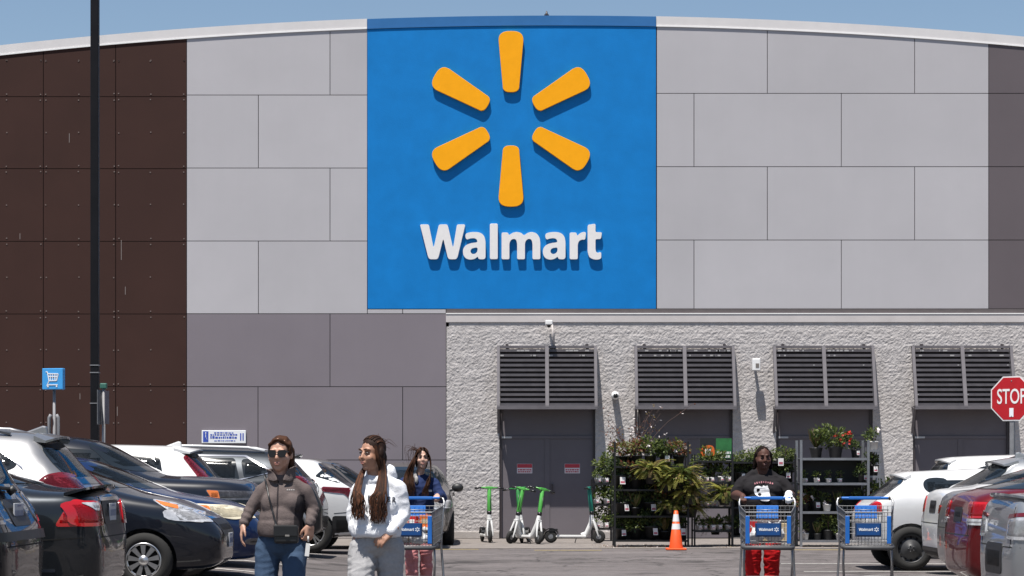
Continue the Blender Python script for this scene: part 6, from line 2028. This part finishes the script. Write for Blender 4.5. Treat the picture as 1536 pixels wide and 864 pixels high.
# grey metal rack on the right
rd0, rd1 = px(1198), px(1298)
rack('plant_rack', 'grey metal plant rack between the two front trolleys', rd0, rd1, 41.95, 42.6, 1.98, (.13, .66, 1.19, 1.65), M_RACKG, .045, lip=.045)
row('grey rack', 'second shelf', ['small', 'small', 'small', 'small', None, 'dark'], rd0, rd1, 42.1, 1.19, 41, .95)
row('grey rack', 'third shelf', ['red', 'dark', 'white', 'grassy', None, 'dark'], rd0, rd1, 42.15, .66, 42)
row('grey rack', 'bottom shelf', ['white', 'grassy', 'bushy', 'white', None, 'dark'], rd0, rd1, 42.1, .13, 43)
bk = MB(); bk.bb(rd0 + .04, rd1 - .04, 42.52, 42.54, .14, 1.62); tag(bk.build('rack_shade_sheet', M_POTB), 'added black sheet standing in for the shade behind the grey plant rack', 'sheet')  # added here too, black in place of shade behind the pots
plant('flower', 0, 'large bush with red flowers on top of the grey rack', px(1252), 42.2, 1.66, 0, 1.05)
plant('grassy', 2, 'tall grassy plant at the left of the grey rack top', px(1224), 42.3, 1.66, .4, 1.5)
plant('dark', 1, 'dark leaved plant at the right end of the grey rack top', px(1283), 42.3, 1.66, .4, .8)
rt0, rt1 = px(1301), px(1317)
rack('plant_rack', 'slim grey stand with single pots at the right end of the racks', rt0, rt1, 42.1, 42.5, 1.85, (.3, .85, 1.32, 1.80), M_RACKG, .022)
for zz, kk, nm in ((1.80, 'white', 'white pot on top of the slim grey stand'), (1.32, 'dark', 'dark plant halfway up the slim grey stand'), (.3, 'bushy', 'green plant on the lowest shelf of the slim grey stand')):
    plant(kk, 1, nm, (rt0 + rt1) / 2, 42.25, zz + .012, .2, 1.0 if kk != 'white' else 1.25)
o = plant('white', 2, 'red pot with green leaves on the slim grey stand', (rt0 + rt1) / 2, 42.22, .862 + .45, .5, 1.2)
o.location.z = .862
for ch in o.children:
    if ch.name.startswith('pot'):
        ch.data = ch.data.copy(); ch.data.materials.clear(); ch.data.materials.append(M_POTR)
plant('bushy', 0, 'green shrub in a pot on the pavement right of the slim grey stand', px(1330), 42.4, .6, 0, 1.6)
st = MB(); st.bb(-.3, .3, -.25, .25, 0, .58); o = st.build('crate_stand', M_RACKB, None, bevel=.01); o.location = (px(1330), 42.4, .014); tag(o, 'black box carrying the green shrub beside the white hatchback', 'box')
# wooden pallets under the racks
M_WOOD = mat('pallet_wood', (0.30, 0.21, 0.13), 0.85, var=0.25, vscale=8)
# leaf litter on the pavement
mb = MB(); r = random.Random(9)
for i in range(420):
    x = px(r.triangular(880, 1330, 905)); y = r.uniform(41.3, 43.4); leaf(mb, (x, y, .018), (r.uniform(-1, 1), r.uniform(-1, 1), .15), (0, 0, 1), r.uniform(.02, .05), r.uniform(.015, .03), r.choice([4, 4, 3, 7, 6]))
o = mb.build('leaf_litter', FM, fixn=False); tag(o, 'dry leaf litter scattered on the pavement below the plant racks', 'litter', kind='stuff')

# ================================================================ traffic cone
M_CONE = mat('cone_orange', (0.72, 0.085, 0.012), 0.5, var=0.08)
M_REFL = mat('cone_white', (0.72, 0.71, 0.70), 0.4)
cn = thing('traffic_cone', 'orange traffic cone with two white bands in front of the black rack', 'traffic cone', (XW(1014, 40.6), 40.6, .004))
k = MB(); k.lathe([(.125, .03), (.035, .70), (.022, .705), (.001, .70)], 24); k.build('cone', M_CONE, cn)
k = MB(); k.box((0, 0, .017), (.36, .36, .034)); k.build('base', M_CONE, cn, bevel=.012)
def cr_(z): return lerp(.125, .035, (z - .03) / .67) + .002
for z0, z1 in ((.37, .47), (.51, .64)):
    k = MB(); k.lathe([(cr_(z0), z0), (cr_(z1), z1)], 24); k.build('white_band', M_REFL, cn)

# ================================================================ kick scooters
M_SGREEN = mat('scooter_green', (0.075, 0.34, 0.06), 0.4, var=0.1)
M_SGREEN2 = mat('scooter_dark_green', (0.03, 0.20, 0.05), 0.4, var=0.1)
M_STEAL = mat('scooter_teal', (0.012, 0.17, 0.125), 0.4, var=0.1)
M_SWHITE = mat('scooter_white', (0.60, 0.60, 0.59), 0.4, var=0.08)
def scooter(label, ppx, Y, yaw, lean, m, head=0.0):
    t = thing('kick_scooter', label, 'scooter', (XW(ppx, Y), Y, .014), group='parked kick scooters')
    t.rotation_euler = (lean, 0, yaw)
    k = MB(); k.bar((-.42, 0, .135), (.16, 0, .135), .15, .05); k.tube([(.06, 0, .14), (.16, 0, .18), (.25, 0, .40), (.262, 0, .56)], [.06, .06, .05, .042], 10); k.tube([(-.40, 0, .13), (-.50, 0, .125)], .03, 8)
    k.build('deck', M_SWHITE, t, bevel=.012)
    k = MB(); k.bb(-.38, .10, -.06, .06, .161, .165); k.build('grip_mat', M_BPL, t)
    for x, nm in ((-.55, 'wheel'), (.40, 'wheel')):
        k = MB(); k.lathe([(.05, -.03), (.09, -.032), (.125, -.02), (.128, 0), (.125, .02), (.09, .032), (.05, .03)], 24, (0, 0, 0), 'y'); w_ = k.build('wheel', M_TYRE, t); w_.location = (x, 0, .128)
        k = MB(); k.lathe([(.052, -.025), (.001, -.028)], 14, axis='y'); k.lathe([(.052, .025), (.001, .028)], 14, axis='y'); k.build('hub', M_RACKG, w_)
    k = MB()
    pts = [(-.55 + .155 * math.cos(R(a)), 0, .128 + .155 * math.sin(R(a))) for a in range(20, 171, 15)]
    for a, b in zip(pts, pts[1:]): k.bar(a, b, .085, .018)
    k.box((-.50, 0, .25), (.16, .08, .05)); k.build('rear_fender', M_BPL, t)
    fk = MB()
    for s in (-1, 1): fk.tube([(.295, s * .03, .45), (.36, s * .052, .26), (.40, s * .052, .128)], [.022, .02, .016], 8)
    fk.box((.29, 0, .45), (.06, .09, .05)); fk.build('fork', M_SWHITE, t, bevel=.01)
    k = MB(); k.tube([(.262, 0, .56), (.257, 0, .615)], .046, 10); k.build('hinge', M_BPL, t)
    k = MB(); k.tube([(.257, 0, .615), (.205, 0, 1.05)], [.045, .038], 12); k.box((.205, 0, 1.075), (.07, .14, .05), (0, R(-6), 0)); st_ = k.build('stem', m, t, bevel=.008)
    k = MB(); k.tube([(.205, -.16, 1.075), (.205, .16, 1.075)], .017, 8); k.build('handlebar', m, t)
    for s in (-1, 1):
        k = MB(); k.tube([(.20, s * .16, 1.074), (.18, s * .29, 1.065)], .02, 8); k.build('grip', M_BPL, t)
        k = MB(); k.tube([(.225, s * .13, 1.07), (.235, s * .24, 1.055)], .007, 6); k.build('brake_lever', M_BPL, t)
    k = MB(); k.tube([(.24, 0, 1.0), (.29, .02, .75), (.29, 0, .48)], .006, 5); k.build('cable', M_BPL, t)
    k = MB(); k.tube([(-.05, .06, .12), (-.10, .14, .0)], .01, 6); k.build('kickstand', M_RACKG, t)
    return t
scooter('green kick scooter standing alone at the left, seen end on', 730, 44.8, R(-80), R(-1), M_SGREEN)
scooter('bright green kick scooter on the left of the tangled group', 784, 44.2, R(-128), R(-9), M_SGREEN)
scooter('dark green kick scooter in the middle of the tangled group', 787, 44.6, R(-98), R(6), M_SGREEN2)
scooter('green kick scooter on the right of the tangled group', 791, 43.9, R(-60), R(-12), M_SGREEN)
scooter('teal kick scooter side on, its deck reaching left towards the green ones', 868, 44.2, R(-12), R(0), M_STEAL)

# ================================================================ posts and signs
M_POST = mat('dark_post', (0.007, 0.007, 0.009), 0.5, 0.0, var=0.15, vscale=3, spec=0.15)
M_GALV = mat('galvanised_post', (0.20, 0.20, 0.21), 0.65, 0.2, var=0.2, vscale=8)
LY = 37.25
lp = thing('lamp_post', 'tall dark square lamp post rising past the top of the picture', 'lamp post', (XW(142.5, LY), LY, ground_z(XW(142.5, LY), LY)))
k = MB(); k.bb(-.066, .066, -.066, .066, .5, 10.6); k.build('pole', M_POST, lp, bevel=.012)
k = MB(); k.lathe([(.28, 0), (.28, .5), (.001, .5)], 20); k.build('footing', M_PLINTH, lp)
k = MB(); k.bar((0, 0, 10.5), (1.0, 0, 10.6), .07); k.box((1.2, 0, 10.62), (.6, .34, .1)); k.build('lamp_head', M_POST, lp, bevel=.02)
for py in (548, 559, 605):
    k = MB(); z = ZW(py, LY) - lp.location.z; k.bb(-.073, .073, -.073, .073, z - .008, z + .008); k.build('strap', M_GALV, lp)
SY = 36.9
sp_ = thing('sign_post', 'thin grey post with green cap and plates seen edge on, beside the lamp post', 'sign post', (XW(155.5, SY), SY, 0))
k = MB(); k.tube([(0, 0, 0), (0, 0, ZW(583, SY))], .028, 8); k.build('post', M_GALV, sp_)
k = MB(); k.box((0, 0, ZW(579, SY)), (.11, .09, .09)); k.build('cap', mat('cap_green', (.03, .12, .09), .5), sp_, bevel=.015)
k = MB(); k.box((-.045, -.03, ZW(611, SY)), (.30, .006, .56), (0, 0, R(80))); k.build('plate', M_GALV, sp_)
k = MB(); k.box((.06, -.04, ZW(611, SY)), (.20, .006, .54), (0, 0, R(80))); k.build('plate', mat('plate_back', (.16, .145, .17), .5, .4, var=.2), sp_)
CY = 38.5
cs = thing('trolley_return_sign', 'square light blue sign with a white trolley symbol on a grey post', 'sign', (XW(80.5, CY), CY, 0))
zc = ZW(568.5, CY)
k = MB(); k.box((0, 0, zc), (.38, .10, .36), (0, 0, R(-14))); k.build('panel', mat('sign_light_blue', (.045, .30, .66), .45, var=.06), cs, bevel=.01)
def cpt(x, z): return Matrix.Rotation(R(-14), 3, 'Z') @ Vector((x, -.054, z)) + Vector((0, 0, zc))
k = MB()
def seg(a, b, w=.016): k.bar(cpt(*a), cpt(*b), w, .006, up=(0, 1, 0))
for a, b in (((-.12, .12), (-.09, .12)), ((-.09, .12), (-.06, -.03)), ((-.06, -.03), (.08, -.03)), ((.11, .08), (.08, -.03)), ((-.085, .09), (.11, .085)), ((-.06, -.03), (-.10, -.12)), ((-.10, -.10), (.10, -.10)), ((-.075, .04), (.10, .04))): seg(a, b)
for u in (-.04, .0, .04, .07): seg((u, .085), (u * .9 + .005, -.03), .012)
for u in (-.08, .08): seg((u - .012, -.125), (u + .012, -.125), .03)
k.build('trolley_symbol', M_PRINTW, cs)
k = MB(); k.tube([(0, 0.05, 0), (0, .05, zc - .18)], .026, 8); k.build('post', M_GALV, cs)
for dx in (-.075, .075):
    k = MB(); k.tube([(dx, .0, 0), (dx, 0, ZW(624, CY) - .03), (dx * .6, .0, ZW(622, CY))], .03, 8); k.build('rail_end', M_GALV, cs)
# stop sign
TY = 38.6
ss = thing('stop_sign', 'red octagonal stop sign on a grey post at the right edge', 'stop sign', (XW(1518.8, TY), TY, 0)); ss.rotation_euler = (0, 0, R(-37))
zc = ZW(598, TY); r_ = .41
octo = lambda r: [(r * math.cos(R(22.5 + 45 * i)), r * math.sin(R(22.5 + 45 * i))) for i in range(8)]
k = MB(); k.prism(octo(r_), lambda u, v, q_: Vector((u, -.040 if q_ == 0 else -.036, v + zc))); k.build('white_border', M_REFL, ss)
k = MB(); k.prism(octo(r_ * .945), lambda u, v, q_: Vector((u, -.044 if q_ == 0 else -.0405, v + zc))); k.build('red_face', mat('stop_red', (.40, .006, .012), .4, var=.06), ss)
me = text_mesh('STOP', .36, .003, M_REFL, 'lettering', bold=.003, sx=.62); o = link('lettering', me, ss); o.location = (0, -.047, zc + .025)
k = MB(); k.box((.0, -.046, zc - .235), (.075, .003, .15)); k.build('sticker', M_PRINTW, ss)
k = MB(); k.bb(-.035, .035, -.03, .03, 0, zc + .35); k.build('post', M_GALV, ss)
for dz in (-.3, .3): k = MB(); k.ell((0, -.046, zc + dz), (.012, .005, .012), n=8, k=4); k.build('bolt', M_GALV, ss)
# parking sign on the wall
ps = thing('parking_sign', 'long white sign with blue print low on the dark grey cladding', 'sign', (wx(336), YW - .012, wz(665)))
k = MB(); k.bb(-.46, .46, -.03, 0, 0, .27); k.build('plate', M_PRINTW, ps, bevel=.008)
M_PBLUE = mat('print_blue', (.03, .07, .38), .5)
k = MB(); k.bb(-.43, -.32, -.034, -.0305, .03, .25); k.build('blue_block', M_PBLUE, ps)
k = MB(); k.ell((-.375, -.036, .21), (.015, .003, .015), n=8, k=4); k.bar((-.375, -.036, .19), (-.375, -.036, .13), .012, .004); k.bar((-.375, -.036, .13), (-.345, -.036, .08), .012, .004); k.build('white_figure', M_PRINTW, ps)
k = MB(); r = random.Random(5)
for z, h, a, b in ((.21, .022, -.2, .2), (.165, .03, -.28, .28), (.10, .05, -.28, .28), (.045, .02, -.2, .24)):
    u = a
    while u < b: w_ = r.uniform(.02, .06); k.bb(u, min(b, u + w_), -.034, -.0305, z, z + h * r.uniform(.7, 1)); u += w_ + .014
for u in (.34, .39): k.bb(u, u + .025, -.034, -.0305, .06, .21)
k.build('print', M_PBLUE, ps)
